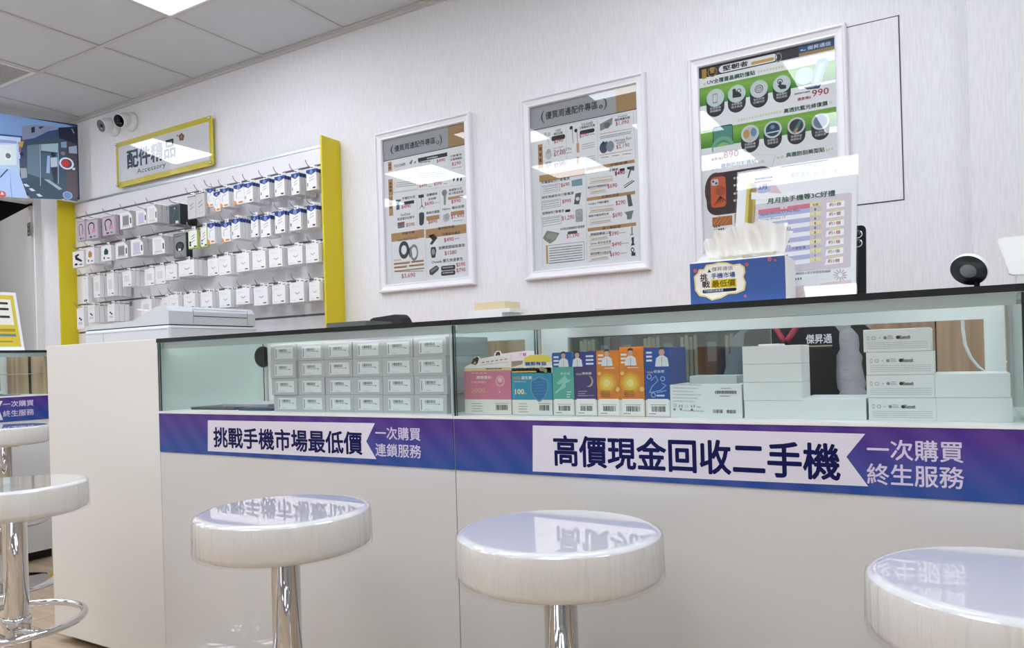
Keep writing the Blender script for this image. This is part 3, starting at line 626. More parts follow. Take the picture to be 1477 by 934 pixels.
def p3(p, x0, x1, z0, z1):
    A = ((1000, 40), 5.836); B = ((1000, 170), 5.495); C = ((970, 210), 2.913)
    p.zoom(*A); zt = p.px(75, 425)[1]
    p.rect(x0, zt, x1, z1, '#34353d', 1); p.R(72, 355, 112, 425, '#b98d34', 2); p.D(160, 372, 42, '#22232a', 2); p.G(160, 372, 34, 40, '#b98d34', 3); p.T('堅', 140, 385, 182, 375, 42, '#c9a24e', 3, .02)
    a = p.px(215, 345); b = p.px(705, 262); p.poly(rrect(a[0], zt + .004, b[0], z1 - .012, .018), '#edeef0', 2)
    p.T('堅韌者', 248, 368, 462, 325, 46, '#26272d', 3, .03); p.R(486, 290, 680, 292 - 20, '#d0a84e', 3, .5); dashes(p, 508, 300, 655, 268, 16, '#40382a'); p.G(716, 250, 22, 30, '#8d8e94', 3, 1.4)
    u = p.px(888, 180)[0]; p.rect(u, zt + .012, x1, z1, '#2f5684', 3); p.rect(u, zt, x1, zt + .012, '#a88a50', 3); p.T('傑昇通信', 962, 190, 1158, 150, 34, '#e2e6ec', 4, .01); p.P([(898, 195), (915, 180), (928, 192), (945, 178), (940, 192)], '#e2e6ec', 4)
    def band(za, zb):
        n = 6
        for i in range(n):
            f = i / n; c = ['#4f9038', '#5a9a3a', '#6aa63e', '#79b045', '#86b84a', '#7bb044'][i]
            p.rect(x0, za + (zb - za) * i / n, x1, za + (zb - za) * (i + 1) / n, c, 1)
    vz = lambda y: p.px(80, y)[1]
    band(vz(660), vz(505)); p.T('UV全覆蓋晶鋼防撞貼', 118, 482, 522, 395, 40, DGR, 2, .03); dashes(p, 540, 372, 765, 325, 20, '#d8e0bc'); p.R(85, 470, 108, 486, '#d8e0bc', 1)
    ys = (590, 555, 515, 473); xs = (186, 366, 553, 745); lab = (('高透玻璃', '滑順觸感'), ('全膠覆蓋', '疏水疏油'), ('強化抗爆', '防護抗刮'), ('靈敏觸控', '無延遲感'))
    def icon(x, y, r, rimc, fillc, t):
        p.P([(x - r, y + .05 * r), (x - r, y + 1.22 * r), (x + r, y + 1.03 * r), (x + r, y - .05 * r)], '#2f3038', 2); p.D(x, y + 1.1 * r, r, '#2f3038', 2.1)
        p.D(x, y, r, rimc, 3); p.D(x, y, r * .78, fillc, 4)
        for i, s in enumerate(t): p.T(s, x - .6 * r, y + (1.25 + .32 * i) * r + 8, x + .6 * r, y + (1.25 + .32 * i) * r - 8, .26 * r, '#c9cbd0', 3, .01)
    for i in range(4): icon(xs[i], ys[i], 76, '#c3dcd4', '#d4d9da', lab[i])
    p.R(162, 560, 205, 632, '#8f9a98', 5); p.R(168, 568, 200, 622, '#d4d9da', 6)
    p.P([(330, 520), (355, 512), (362, 535), (405, 555), (405, 580), (332, 592)], '#2e3036', 5); p.G(385, 530, 12, 18, '#2e3036', 5)
    p.G(553, 515, 30, 36, '#2e3036', 5); p.G(553, 515, 16, 21, '#2e3036', 5); p.T('UV', 545, 524, 562, 521, 16, '#2e3036', 6, .02)
    p.G(730, 452, 16, 23, '#2e3036', 5); p.P([(722, 452), (738, 450), (740, 478), (782, 482), (782, 512), (735, 518), (708, 488), (722, 482)], '#2e3036', 6)
    p.T('990', 998, 585, 1145, 555, 62, '#e9ecec', 3, .05); p.T('990', 1000, 582, 1142, 555, 56, '#a52b32', 4, .01); p.T('優惠價$', 876, 618, 990, 596, 26, '#a52b32', 3, .015)
    p.R(845, 560, 990, 545, '#eef0ee', 2, .4); dashes(p, 852, 560, 985, 535, 12, '#2e3036')
    p.P([(925, 500), (1080, 470), (1060, 510), (960, 520)], '#38506e', 2)
    # glass sheet and phone drawn in the top right of the poster
    p.D(935, 405, 78, '#b8d6e4', 2); p.P([(1040, 270), (1120, 250), (1140, 275), (1075, 465), (1000, 480), (990, 460)], '#9fb9c9', 3); p.P([(1060, 300), (1105, 290), (1050, 460), (1015, 465)], '#c0d4df', 4)
    band(vz(1020), vz(868)); p.T('高透抗藍光修復膜', 762, 722, 1132, 650, 40, DGR, 2, .03); dashes(p, 375, 780, 745, 702, 20, '#d8e0bc'); p.R(1145, 618, 1172, 640, '#d8e0bc', 1)
    p.zoom(*B)
    for (x, y, fc, t) in ((450, 125, '#c9c6c0', ('抗菌柔膚', '滑順觸感')), (630, 92, '#24415e', ('高硬藍光', '清晰透亮')), (817, 62, '#33353c', ('高彈修復', '曲面貼合')), (1008, 28, '#6a8498', ('抗污防指', '防塵好清'))): icon(x, y, 72, '#cfd6d4', fc, t)
    p.D(422, 128, 26, '#c99a62', 5, 1.4); p.D(478, 112, 24, '#6f8fb5', 5, 1.5); p.D(628, 72, 18, '#6f8fa5', 5); p.L(582, 122, 690, 100, 10, '#cfd9e0', 5); p.P([(780, 120), (840, 20), (865, 12), (830, 100)], '#3f7f74', 5); p.P([(790, 125), (820, 75), (830, 85), (812, 125)], '#c58a62', 6)
    p.R(152, 75, 318, 262, '#23302f', 2, .08); p.R(158, 82, 313, 250, '#4f8f80', 3, .08); p.G(235, 235, 60, 90, '#6fae8e', 4); p.D(235, 240, 58, '#8fc070', 5, .8); p.R(158, 236, 360, 300, '#e6e8e6', 6)
    p.R(105, 280, 236, 292, '#eef0ee', 7, .4); dashes(p, 112, 292, 232, 268, 12, '#2e3036'); p.T('890', 240, 322, 362, 300, 52, '#a52b32', 8, .02); p.T('優惠價$', 140, 345, 238, 325, 24, '#a52b32', 8, .015)
    p.T('霧製防刮彩膜貼', 220, 400, 500, 355, 36, DGR, 2, .03); p.T('典雅防刮美型貼', 735, 315, 1042, 265, 38, DGR, 2, .03); dashes(p, 145, 408, 205, 398, 18, '#cfdba6'); dashes(p, 512, 355, 570, 340, 18, '#cfdba6'); dashes(p, 662, 318, 720, 305, 18, '#cfdba6'); dashes(p, 1052, 255, 1115, 240, 18, '#cfdba6')
    p.L(625, 385, 650, 290, 3, '#b5b6ba'); p.L(90, 300, 640, 290, 2, '#c9cacd')
    p.R(100, 450, 640, 715, '#3a2f33', 1, .25); p.D(180, 575, 90, '#4a3634', 2, 1.6); p.R(660, 390, 1110, 640, '#3a3a40', 1, .15)
    p.R(135, 475, 262, 700, '#cf6038', 3, .12); p.R(143, 490, 200, 532, '#c9cdd4', 4, .3); p.D(158, 505, 9, '#2a3040', 5); p.D(183, 518, 9, '#2a3040', 5); p.D(215, 575, 40, '#a85038', 4); [p.L(215, 620, 170 + 22 * i, 690 - 8 * i, 7, '#5e2c26', 5) for i in range(5)]
    for y in (478, 535, 600, 655): dashes(p, 320, y, 390, y - 10, 16, '#d4d2d4')
    p.R(150, 790, 310, 845, '#b0642c', 1); [p.L(160 + 30 * i, 845, 210 + 30 * i, 775, 5, '#cf9a4a', 2) for i in range(4)]; p.R(325, 760, 350, 830, '#d9a46a', 1)
    dashes(p, 165, 865, 215, 855, 14, INK); dashes(p, 165, 890, 250, 875, 14, INK); p.R(420, 745, 1100, 950, '#c3cfa8', 1)
P1 = poster('framed accessory price poster, leftmost of the three, with smartwatch at its foot', ((543.9, 194.4), (681, 163), (552.4, 423)), None, p1)
P2 = poster('framed accessory price poster hanging between two other posters', ((753.4, 146.5), (931.4, 104.1), (764, 405)), None, p2)
P3 = poster('framed green screen protector poster behind the tissue pack', ((993.7, 88.1), (1220.8, 33.5), (764, 405)), None, p3)

# acrylic accessory sign
t = thing('wall_sign', 'yellow bordered white acrylic accessory sign above the hanging packs', 'sign', (onY(245, 220, W).x, W, 2.117))
a, b = onY(173.5, 209, W).x, onY(311.5, 170, W).x
m = MB().prism(rrect(a, 2.117, b, 2.408, .012), 'y', W - .03, W - .022, YEL); m.build('backing_board', t)
p = Print((0, W - .031, 0), XU, ZU, .0002).zoom((165, 155), 7.475)
p.rect(a + .026, 2.15, b - .026, 2.408 - .033, '#eeeef0', 1)
p.T('配件精品', 138, 668, 664, 556, 205, '#26262c', 2, .03); p.T('Accessory', 245, 732, 556, 662, 70, '#2c2c32', 2, .004)
for i in range(5): p.D(724 + 19 * math.cos(R(90 + 72 * i)), 318 - 24 * math.sin(R(90 + 72 * i)), 13, '#8a6244', 2)
p.D(724, 318, 9, '#c9a24e', 3); p.D(680, 303, 7, '#8a6244', 2)
p.build('sign_lettering', t)
MB().box(a + .003, b - .003, W - .0355, W - .033, 2.12, 2.405, ACRYL).build('cover_pane', t)
for x in (a + .014, b - .014):
    for z in (2.131, 2.394): MB().lathe([(.0001, W - .044), (.006, W - .044), (.008, W - .041), (.008, W - .0356)], CHROME, (x, 0, z), 16, 'y').lathe([(.006, W - .022), (.006, W)], CHROME, (x, 0, z), 12, 'y').build('standoff_screw', t)

# security cameras
def cam(label, px, py, dirv, lens_r, lensm):
    c = onY(px, py, 2.84); t = thing('security_camera', label, 'camera', (c.x, W, c.z), 'white ball cameras under the ceiling')
    wc = onY(px + 16, py + 6, W - .001)
    c2 = Vector((c.x + .035, W, c.z - .012))
    MB().lathe([(.0001, 0), (.062, 0), (.062, -.012), (.055, -.03), (.035, -.042), (.0001, -.044)], WHITEP, c2, 28, 'y').build('mount', t)
    d = Vector(dirv).normalized(); q = d.to_track_quat('Z', 'Y').to_matrix().to_4x4(); q.translation = Vector((c2.x, W - .055, c2.z))
    m = MB(); m.M = q; m.lathe([(.0001, -.045), (.03, -.04), (.046, -.02), (.048, 0), (.046, .035), (.043, .045), (.0385, .046)], WHITEP, n=28); m.build('housing', t)
    m = MB(); m.M = q; m.lathe([(.0388, .046), (.0383, .043), (.0001, .043)], lensm, n=24); m.lathe([(.012, .0435), (.012, .046), (.0001, .047)], BLACK, n=16); m.build('lens', t)
cam('white ball camera with grey lens, further from the yellow sign', 147, 178, (.0, -.9, -.36), .03, mat('lens_grey', '#77777c', .2))
cam('white ball camera with black lens, nearer the yellow sign', 171, 171, (.2, -.88, -.36), .03, mat('lens_black', '#0a1020', .1))

# television
tr = onY(112, 182, 2.84); u = Vector((.387, .922, 0)); TVW, ZT, ZB = .95, 2.588, 2.086
n_ = Vector((u.y, -u.x, 0)); o_ = Vector((tr.x, tr.y, 0)) - u * TVW
Mtv = Matrix(((u.x, -n_.x, 0, o_.x), (u.y, -n_.y, 0, o_.y), (0, 0, 1, 0), (0, 0, 0, 1)))
t = thing('television', 'wall mounted television showing a street camera view at upper left', 'television', tuple(o_ + u * TVW / 2 + Vector((0, 0, ZB))))
m = MB(); m.M = Mtv; m.box(0, TVW, 0, .035, ZB, ZT, BLACK, .004); m.build('case', t)
m = MB(); m.M = Mtv; m.box(.3, .62, .035, .07, 2.2, 2.45, BLACK); m.box(.44, .48, .07, .16, 2.3, 2.36, BLACK); m.box(.40, .52, .15, .158, 2.2, 2.652, BLACK); m.build('wall_bracket', t)
p = Print(o_ + Vector((0, 0, 0)) + n_ * .0004, u, ZU, .0003); p.k = sm
p.rect(.008, ZB + .014, TVW - .008, ZT - .008, '#2c3f66', 0); p.zoom((0, 160), 6.669)
p.P([(-300, -30), (640, 130), (700, 150), (210, 240), (-300, 200)], '#6d8cba', 1); p.P([(-300, 190), (200, 240), (205, 255), (-300, 212)], '#27406e', 2)
p.P([(210, 150), (330, 130), (560, 150), (330, 260), (215, 280)], '#707a94', 2); p.P([(300, 160), (335, 148), (335, 205), (303, 212)], '#1a1f2e', 3); p.P([(375, 150), (430, 148), (380, 175)], '#1a1f2e', 3)
p.P([(-300, 210), (200, 255), (190, 620), (270, 840), (-300, 800)], '#a6bcd9', 1); p.P([(-300, 330), (160, 320), (160, 520), (-300, 520)], '#c6d2d8', 2); p.P([(-300, 240), (160, 290), (160, 312), (-300, 290)], '#7f8fc4', 3)
p.P([(-300, 540), (100, 560), (190, 640), (265, 835), (-300, 800)], '#9fb6e0', 3); p.L(0, 640, 75, 560, 12, '#2c4a58', 4)
p.P([(100, 570), (106, 700), (120, 840), (112, 840), (98, 700)], '#6d8cc4', 4); p.D(78, 430, 26, '#5a6a70', 4, 1.2); p.P([(40, 400), (105, 395), (110, 470), (45, 475)], '#d4dcd6', 3)
p.P([(240, 300), (570, 240), (640, 290), (640, 860), (560, 790), (240, 640)], '#2b4254', 2); p.P([(262, 330), (380, 318), (380, 640), (262, 600)], '#566f80', 3); p.P([(395, 320), (560, 310), (560, 400), (395, 380)], '#8aa4b0', 3)
p.P([(395, 400), (560, 410), (560, 690), (395, 640)], '#3a5468', 3); p.P([(455, 430), (480, 430), (478, 600), (445, 595)], '#8ea6d0', 4)
p.D(512, 420, 24, '#0d1420', 5); p.P([(485, 450), (550, 445), (552, 535), (488, 540)], '#aab8cc', 5); p.P([(490, 545), (550, 540), (552, 690), (520, 690), (500, 600)], '#141d30', 5)
p.D(210, 415, 20, '#10182a', 5); p.P([(185, 460), (245, 455), (262, 540), (190, 545)], '#39435c', 5); p.P([(195, 550), (255, 548), (262, 640), (205, 650)], '#8d939c', 5); p.P([(168, 300), (230, 290), (215, 350), (185, 345)], '#a6894a', 4); p.P([(180, 340), (205, 340), (200, 400), (182, 400)], '#8a5560', 4)
p.P([(215, 690), (420, 640), (600, 780), (600, 850), (290, 840)], '#1c3a50', 4); p.P([(420, 655), (470, 660), (600, 750), (570, 760)], '#8aa4b8', 5)
for x, y in ((250, 712), (305, 755), (375, 808)): p.P([(x - 28, y - 10), (x + 5, y - 12), (x + 38, y + 14), (x - 2, y + 16)], '#b4c4d4', 6)
p.P([(570, 240), (735, 190), (745, 870), (640, 850), (640, 290)], '#3a3440', 3); p.P([(660, 345), (738, 335), (742, 410), (665, 405)], '#8794ac', 5); p.P([(585, 300), (640, 295), (642, 355), (590, 352)], '#6f8aa6', 5); p.D(605, 408, 22, '#84607a', 5); p.P([(640, 590), (738, 580), (742, 860), (640, 840)], '#4a3f48', 5)
p.P([(560, 160), (735, 150), (740, 320), (570, 260)], '#10182e', 4); p.L(690, 170, 712, 215, 10, '#7a8494', 6); p.L(385, 320, 390, 720, 6, '#93a6b4', 5); p.L(560, 400, 562, 700, 6, '#8ea6d0', 5)
p.G(640, 505, 52, 70, '#c4cce0', 7, .95); p.D(632, 505, 38, '#b3202c', 7); p.P([(690, 550), (722, 545), (722, 568), (700, 568)], '#b4c0dc', 7); p.D(650, 812, 48, '#5f7cae', 7, .95); p.G(650, 812, 38, 46, '#8aa2cc', 8, .95); p.D(20, 800, 38, '#b8483a', 7, 1.); p.P([(5, 805), (20, 775), (38, 805)], '#d8dce8', 8)
p.build('screen', t)
# ================================================================== SLATWALL AND HANGING PACKS
SX0, SX1 = -5.174, -2.747
SLAT = mat('slatwall_white', '#eceaee', .22)
m = MB(); rails = [1.984, 1.776, 1.588, 1.386, 1.196, 1.0]
zs = [.0] + sorted(rails) + [2.075]
for i in range(len(zs) - 1):
    lo = zs[i] + (.006 if i else 0); hi = zs[i + 1] - (.006 if i < len(zs) - 2 else 0)
    m.box(SX0, SX1, 2.888, W - .001, lo, hi, SLAT)
m.box(SX0, SX1, 2.900, W - .0015, .001, 2.07, mat('slat_groove', '#77787a', .5)); m.box(SX0, SX1, 2.884, W - .001, 2.075, 2.088, ALU)
tag(m.build('slatwall_panel', None, ((SX0 + SX1) / 2, 2.9, 0)), 'white slatted display panel between two yellow boards on the back wall', 'display panel')
for x, q in ((SX0 - .0135, 'left'), (SX1 + .0005, 'right')): tag(MB().box(x, x + .0125, 2.775, W - .001, 0, 2.092, YEL, .001).build('end_board', None, (x, 2.85, 0)), f'upright yellow board closing the {q} end of the slatted display', 'board', 'yellow end boards')
HOOKM = mat('hook_metal', '#9b9da0', .3, .8)
ZA, ZB_, ZC, ZD = ((270, 230), 6.671), ((100, 270), 7.184), ((90, 370), 7.033), ((270, 340), 6.422)
CARD, CARDS = mat('carton_white', '#efeeed', .5), mat('carton_warm', '#e4dfd6', .55)
BLIS = mat('lilac_blister', '#b9adb8', .25); GRYC = mat('carton_grey', '#cbcbc8', .5); DKG = mat('carton_dark_green', '#4c5a5b', .4); DK = mat('carton_dark', '#6c6f71', .4); EDG = mat('carton_black', '#1d2022', .4)
BLUEH = mat('header_blue', '#2b3f86', .5); LEAF = mat('carton_green', '#b7c873', .5)
def pk_art(k, p, a, c, b, d):   # a,b = x range; c,d = z range of the front
    w, h = b - a, d - c; X = lambda q: a + w * q; Z = lambda q: c + h * q
    def blk(x0, z0, x1, z1, col, l=1): p.rect(X(x0), Z(z0), X(x1), Z(z1), col, l)
    def txt(z, x0=.1, x1=.6, n=4, col='#b9b4ae', t=.012):
        for i in range(n): blk(x0 + (x1 - x0) * i / n, z, x0 + (x1 - x0) * (i + .7) / n, z + t, col)
    if k in ('blue', 'orange'):
        p.poly([(X(0), Z(1)), (X(0), Z(.86)), (X(.5), Z(.73)), (X(1), Z(.86)), (X(1), Z(1))], '#2f468f', 1); p.disc(X(.5), Z(.87), w * .17, '#7e95bf', 2)
        if k == 'blue':
            for q in (0, .13): p.line((X(.3), Z(.44 + q)), (X(.75), Z(.54 + q)), h * .018, '#2c3036')
            blk(.62, .06, .9, .14, '#3a3a3c'); blk(.08, .2, .16, .36, '#4a4d52'); txt(.1, .1, .5)
        else:
            p.line((X(.25), Z(.3)), (X(.3), Z(.62)), w * .03, '#3a4048'); p.line((X(.3), Z(.62)), (X(.75), Z(.68)), w * .03, '#3a4048')
            p.poly([(X(0), Z(0)), (X(.34), Z(0)), (X(.22), Z(.17)), (X(0), Z(.24))], '#e0954a', 1); blk(.45, .05, .9, .14, '#c98a52'); txt(.32, .35, .9)
    elif k == 'slim':
        for q in (0, .16): p.line((X(.3), Z(.4 + q)), (X(.75), Z(.52 + q)), h * .022, '#26282c')
        txt(.16, .15, .8); txt(.86, .15, .6); p.rect(X(0), Z(.97), X(1), Z(1), '#33363a')
    elif k == 'green':
        blk(.06, .05, .94, .98, '#eeefe8', .5)
        for q in (0, .16, .3): p.line((X(.35), Z(.34 + q)), (X(.7), Z(.44 + q)), h * .03, '#26282c')
        blk(0, 0, 1, .06, '#a9c25c'); blk(.6, .07, .9, .14, '#333333')
        for q in (.2, .34): p.disc(X(.22), Z(q), w * .1, '#3a3c40', 1)
    elif k == 'white':
        p.line((X(.38), Z(.5)), (X(.52), Z(.4)), w * .045, '#a9a6a4'); p.line((X(.52), Z(.4)), (X(.7), Z(.5)), w * .045, '#a9a6a4')
        blk(.66, .09, .9, .15, '#55544f'); txt(.82, .12, .5); txt(.76, .12, .7); txt(.12, .1, .45); txt(.08, .1, .5)
    elif k == 'earbud':
        p.disc(X(.42), Z(.52), w * .13, '#2c2d30', 1, h * .05); p.disc(X(.6), Z(.44), w * .13, '#2c2d30', 1, h * .05); txt(.84, .15, .8); blk(.2, .2, .8, .34, '#d2cfcb')
    elif k == 'tall':
        txt(.93, .25, .75, 3, '#b06a62', .02); p.line((X(.45), Z(.3)), (X(.62), Z(.7)), w * .04, '#c9c4bd'); p.disc(X(.3), Z(.1), w * .12, '#33343a', 1, h * .03); p.disc(X(.65), Z(.12), w * .12, '#33343a', 1, h * .03)
    elif k == 'soft':
        blk(.2, .3, .75, .72, '#dedad4'); txt(.85, .15, .6); blk(.66, .08, .9, .13, '#55544f'); txt(.1, .1, .45)
    elif k in ('case_grey', 'case_lilac', 'case_white'):
        blk(.22, .2, .74, .76, '#8d9092' if k == 'case_grey' else '#cbc6dc' if k == 'case_lilac' else '#e2e2e4', 1); p.poly([(X(.72), Z(1)), (X(1), Z(1)), (X(1), Z(.72))], '#9fa0a0', 1); blk(.84, .26, .93, .6, '#33353a')
        p.line((X(.18), Z(.16)), (X(.78), Z(.16)), w * .03, '#9a9a9a'); txt(.08, .2, .9, 4, '#77787a', .02); p.line((X(.2), Z(.8)), (X(.74), Z(.8)), w * .02, '#b0b0b0')
    elif k == 'cable':
        p.poly([(X(.08), Z(.04)), (X(.92), Z(.04)), (X(.92), Z(.92)), (X(.08), Z(.92))], '#c6b9c4', 1)
        for i in range(12):
            a0, a1 = R(200 - i * 18), R(182 - i * 18); p.line((X(.45 + .24 * math.cos(a0)), Z(.62 + .2 * math.sin(a0))), (X(.45 + .24 * math.cos(a1)), Z(.62 + .2 * math.sin(a1))), w * .07, '#39343a', 2)
        p.line((X(.22), Z(.62)), (X(.3), Z(.25)), w * .07, '#39343a', 2); p.line((X(.68), Z(.6)), (X(.62), Z(.35)), w * .07, '#39343a', 2); blk(.5, .3, .8, .5, '#d99aa6', 2); blk(.3, .08, .5, .16, '#4a4468', 2); blk(.6, .08, .8, .16, '#6f86ae', 2)
    elif k == 'dark':
        blk(.08, .06, .94, .94, '#465455', 1); p.line((X(.3), Z(.3)), (X(.6), Z(.72)), w * .02, '#77858a', 2); p.disc(X(.55), Z(.8), w * .05, '#c9d0d0', 2); blk(.6, .06, .86, .18, '#dcdedd', 2)
    elif k == 'watch':
        blk(.1, .05, .92, .94, '#8e9192', 1); p.disc(X(.5), Z(.45), w * .34, '#26282b', 2, h * .2); p.disc(X(.48), Z(.46), w * .22, '#45484c', 3, h * .13); blk(.38, .28, .58, .37, '#e6e6e6', 4); txt(.86, .15, .8, 3, '#c9cacb', .03)
    elif k in ('kit_black', 'kit_gold', 'kit_green'):
        c2 = {'kit_black': '#2b2c30', 'kit_gold': '#b08a4a', 'kit_green': '#2f4c44'}[k]
        if k == 'kit_black': p.poly([(X(.2), Z(.75)), (X(.55), Z(.85)), (X(.6), Z(.75)), (X(.4), Z(.65)), (X(.85), Z(.4)), (X(.8), Z(.3)), (X(.25), Z(.5))], c2, 1); p.disc(X(.3), Z(.2), w * .14, c2, 1, h * .07)
        else: p.rect(X(.3), Z(.4), X(.72), Z(.72), c2, 1, w * .08); p.rect(X(.4), Z(.72), X(.6), Z(.8), c2, 1); p.disc(X(.3), Z(.2), w * .08, '#55575c', 1)
        blk(.6, .12, .85, .2, '#77787c')
KIND = {  # name, body material, plain words, thickness, edge faces
    'blue': ('cable_pack', CARD, 'white cable pack with blue header', .016), 'orange': ('cable_pack', CARD, 'orange cornered cable pack', .016),
    'slim': ('cable_pack', GRYC, 'slim grey cable pack', .014), 'green': ('cable_pack', LEAF, 'green edged white cable pack', .016),
    'white': ('charger_box', CARD, 'white charger carton', .026), 'soft': ('charger_box', CARD, 'white accessory carton', .026), 'earbud': ('earphone_box', CARD, 'narrow white carton with black earbuds', .03), 'tall': ('earphone_box', CARD, 'tall narrow white carton', .026),
    'case_grey': ('phone_case_pack', GRYC, 'white phone case pack with grey window', .03), 'case_lilac': ('phone_case_pack', GRYC, 'white phone case pack with lilac window', .03), 'case_white': ('phone_case_pack', GRYC, 'white phone case pack with pale window', .03),
    'cable': ('cable_blister', BLIS, 'lilac blister pack with dark coiled cable', .022), 'dark': ('charger_box', DK, 'dark green grey carton', .035), 'watch': ('watch_box', DK, 'dark carton with black watch', .04),
    'kit_black': ('gadget_box', CARD, 'white carton with black gadget', .03), 'kit_gold': ('gadget_box', CARD, 'white carton with gold gadget', .035), 'kit_green': ('gadget_box', CARD, 'white carton with green gadget', .03)}
ROWS = [
 ('top', [(ZB_, 85, 165, 335, 565, 'cable', 1), (ZB_, 170, 300, 315, 550, 'cable', 2), (ZB_, 340, 480, 280, 510, 'cable', 2), (ZB_, 525, 650, 240, 440, 'case_grey', 1), (ZB_, 690, 800, 220, 400, 'case_lilac', 1), (ZB_, 805, 910, 175, 380, 'case_white', 4), (ZB_, 1030, 1145, 165, 400, 'dark', 3),
   (ZA, 5, 80, 345, 575, 'slim', 1), (ZA, 82, 170, 310, 560, 'slim', 2), (ZA, 192, 252, 272, 462, 'orange', 1), (ZA, 255, 316, 305, 505, 'orange', 1), (ZA, 318, 398, 270, 465, 'orange', 4), (ZA, 448, 545, 230, 440, 'orange', 1), (ZA, 550, 630, 218, 420, 'blue', 5), (ZA, 700, 788, 180, 385, 'blue', 4), (ZA, 842, 936, 150, 360, 'blue', 5), (ZA, 1003, 1080, 125, 345, 'blue', 5), (ZA, 1147, 1245, 83, 302, 'blue', 3)]),
 ('second', [(ZB_, 35, 150, 650, 840, 'kit_black', 1), (ZB_, 172, 258, 618, 800, 'kit_gold', 3), (ZB_, 330, 432, 592, 772, 'kit_green', 1), (ZB_, 478, 605, 555, 750, 'case_grey', 1), (ZB_, 635, 765, 522, 722, 'case_lilac', 3), (ZB_, 860, 988, 498, 705, 'case_white', 3), (ZB_, 1080, 1212, 460, 742, 'watch', 1),
   (ZA, 10, 98, 668, 865, 'green', 1), (ZA, 128, 192, 640, 850, 'green', 1), (ZA, 197, 265, 605, 815, 'orange', 3), (ZA, 330, 412, 598, 800, 'orange', 1), (ZA, 428, 508, 562, 768, 'blue', 5), (ZA, 615, 682, 538, 750, 'blue', 1), (ZA, 708, 802, 532, 752, 'blue', 3), (ZA, 845, 940, 490, 715, 'blue', 4), (ZA, 985, 1095, 468, 690, 'blue', 4), (ZA, 1155, 1238, 436, 660, 'blue', 4)]),
 ('third', [(ZC, 205, 262, 200, 480, 'tall', 2), (ZC, 318, 382, 188, 420, 'soft', 3), (ZC, 453, 522, 162, 405, 'soft', 4), (ZC, 610, 700, 138, 310, 'soft', 3), (ZC, 835, 932, 112, 300, 'soft', 1), (ZC, 943, 1042, 85, 285, 'soft', 1), (ZC, 1048, 1158, 68, 245, 'white', 2), (ZD, 0 - 78, 65, 210, 385, 'white', 3), (ZD, 190, 288, 200, 376, 'white', 1), (ZD, 292, 403, 175, 370, 'white', 2), (ZD, 458, 572, 148, 340, 'white', 2), (ZD, 605, 724, 128, 322, 'white', 2), (ZD, 758, 880, 108, 300, 'white', 2), (ZD, 933, 1067, 85, 276, 'white', 2), (ZD, 1100, 1233, 58, 258, 'white', 2)]),
 ('bottom', [(ZC, 148, 218, 518, 738, 'earbud', 1), (ZC, 260, 327, 492, 672, 'earbud', 4), (ZC, 458, 528, 475, 662, 'earbud', 4), (ZC, 800, 905, 425, 600, 'soft', 2), (ZC, 1010, 1080, 410, 590, 'soft', 2), (ZC, 1082, 1178, 380, 560, 'white', 2), (ZC, 1232, 1345, 365, 540, 'white', 2), (ZD, 128, 232, 510, 690, 'white', 2), (ZD, 298, 403, 490, 672, 'white', 2), (ZD, 453, 577, 476, 645, 'white', 2), (ZD, 618, 746, 460, 655, 'white', 2), (ZD, 788, 908, 446, 638, 'white', 2), (ZD, 950, 1082, 416, 626, 'white', 2), (ZD, 1130, 1262, 408, 608, 'white', 2)])]
YFR = 2.752
hook0 = None
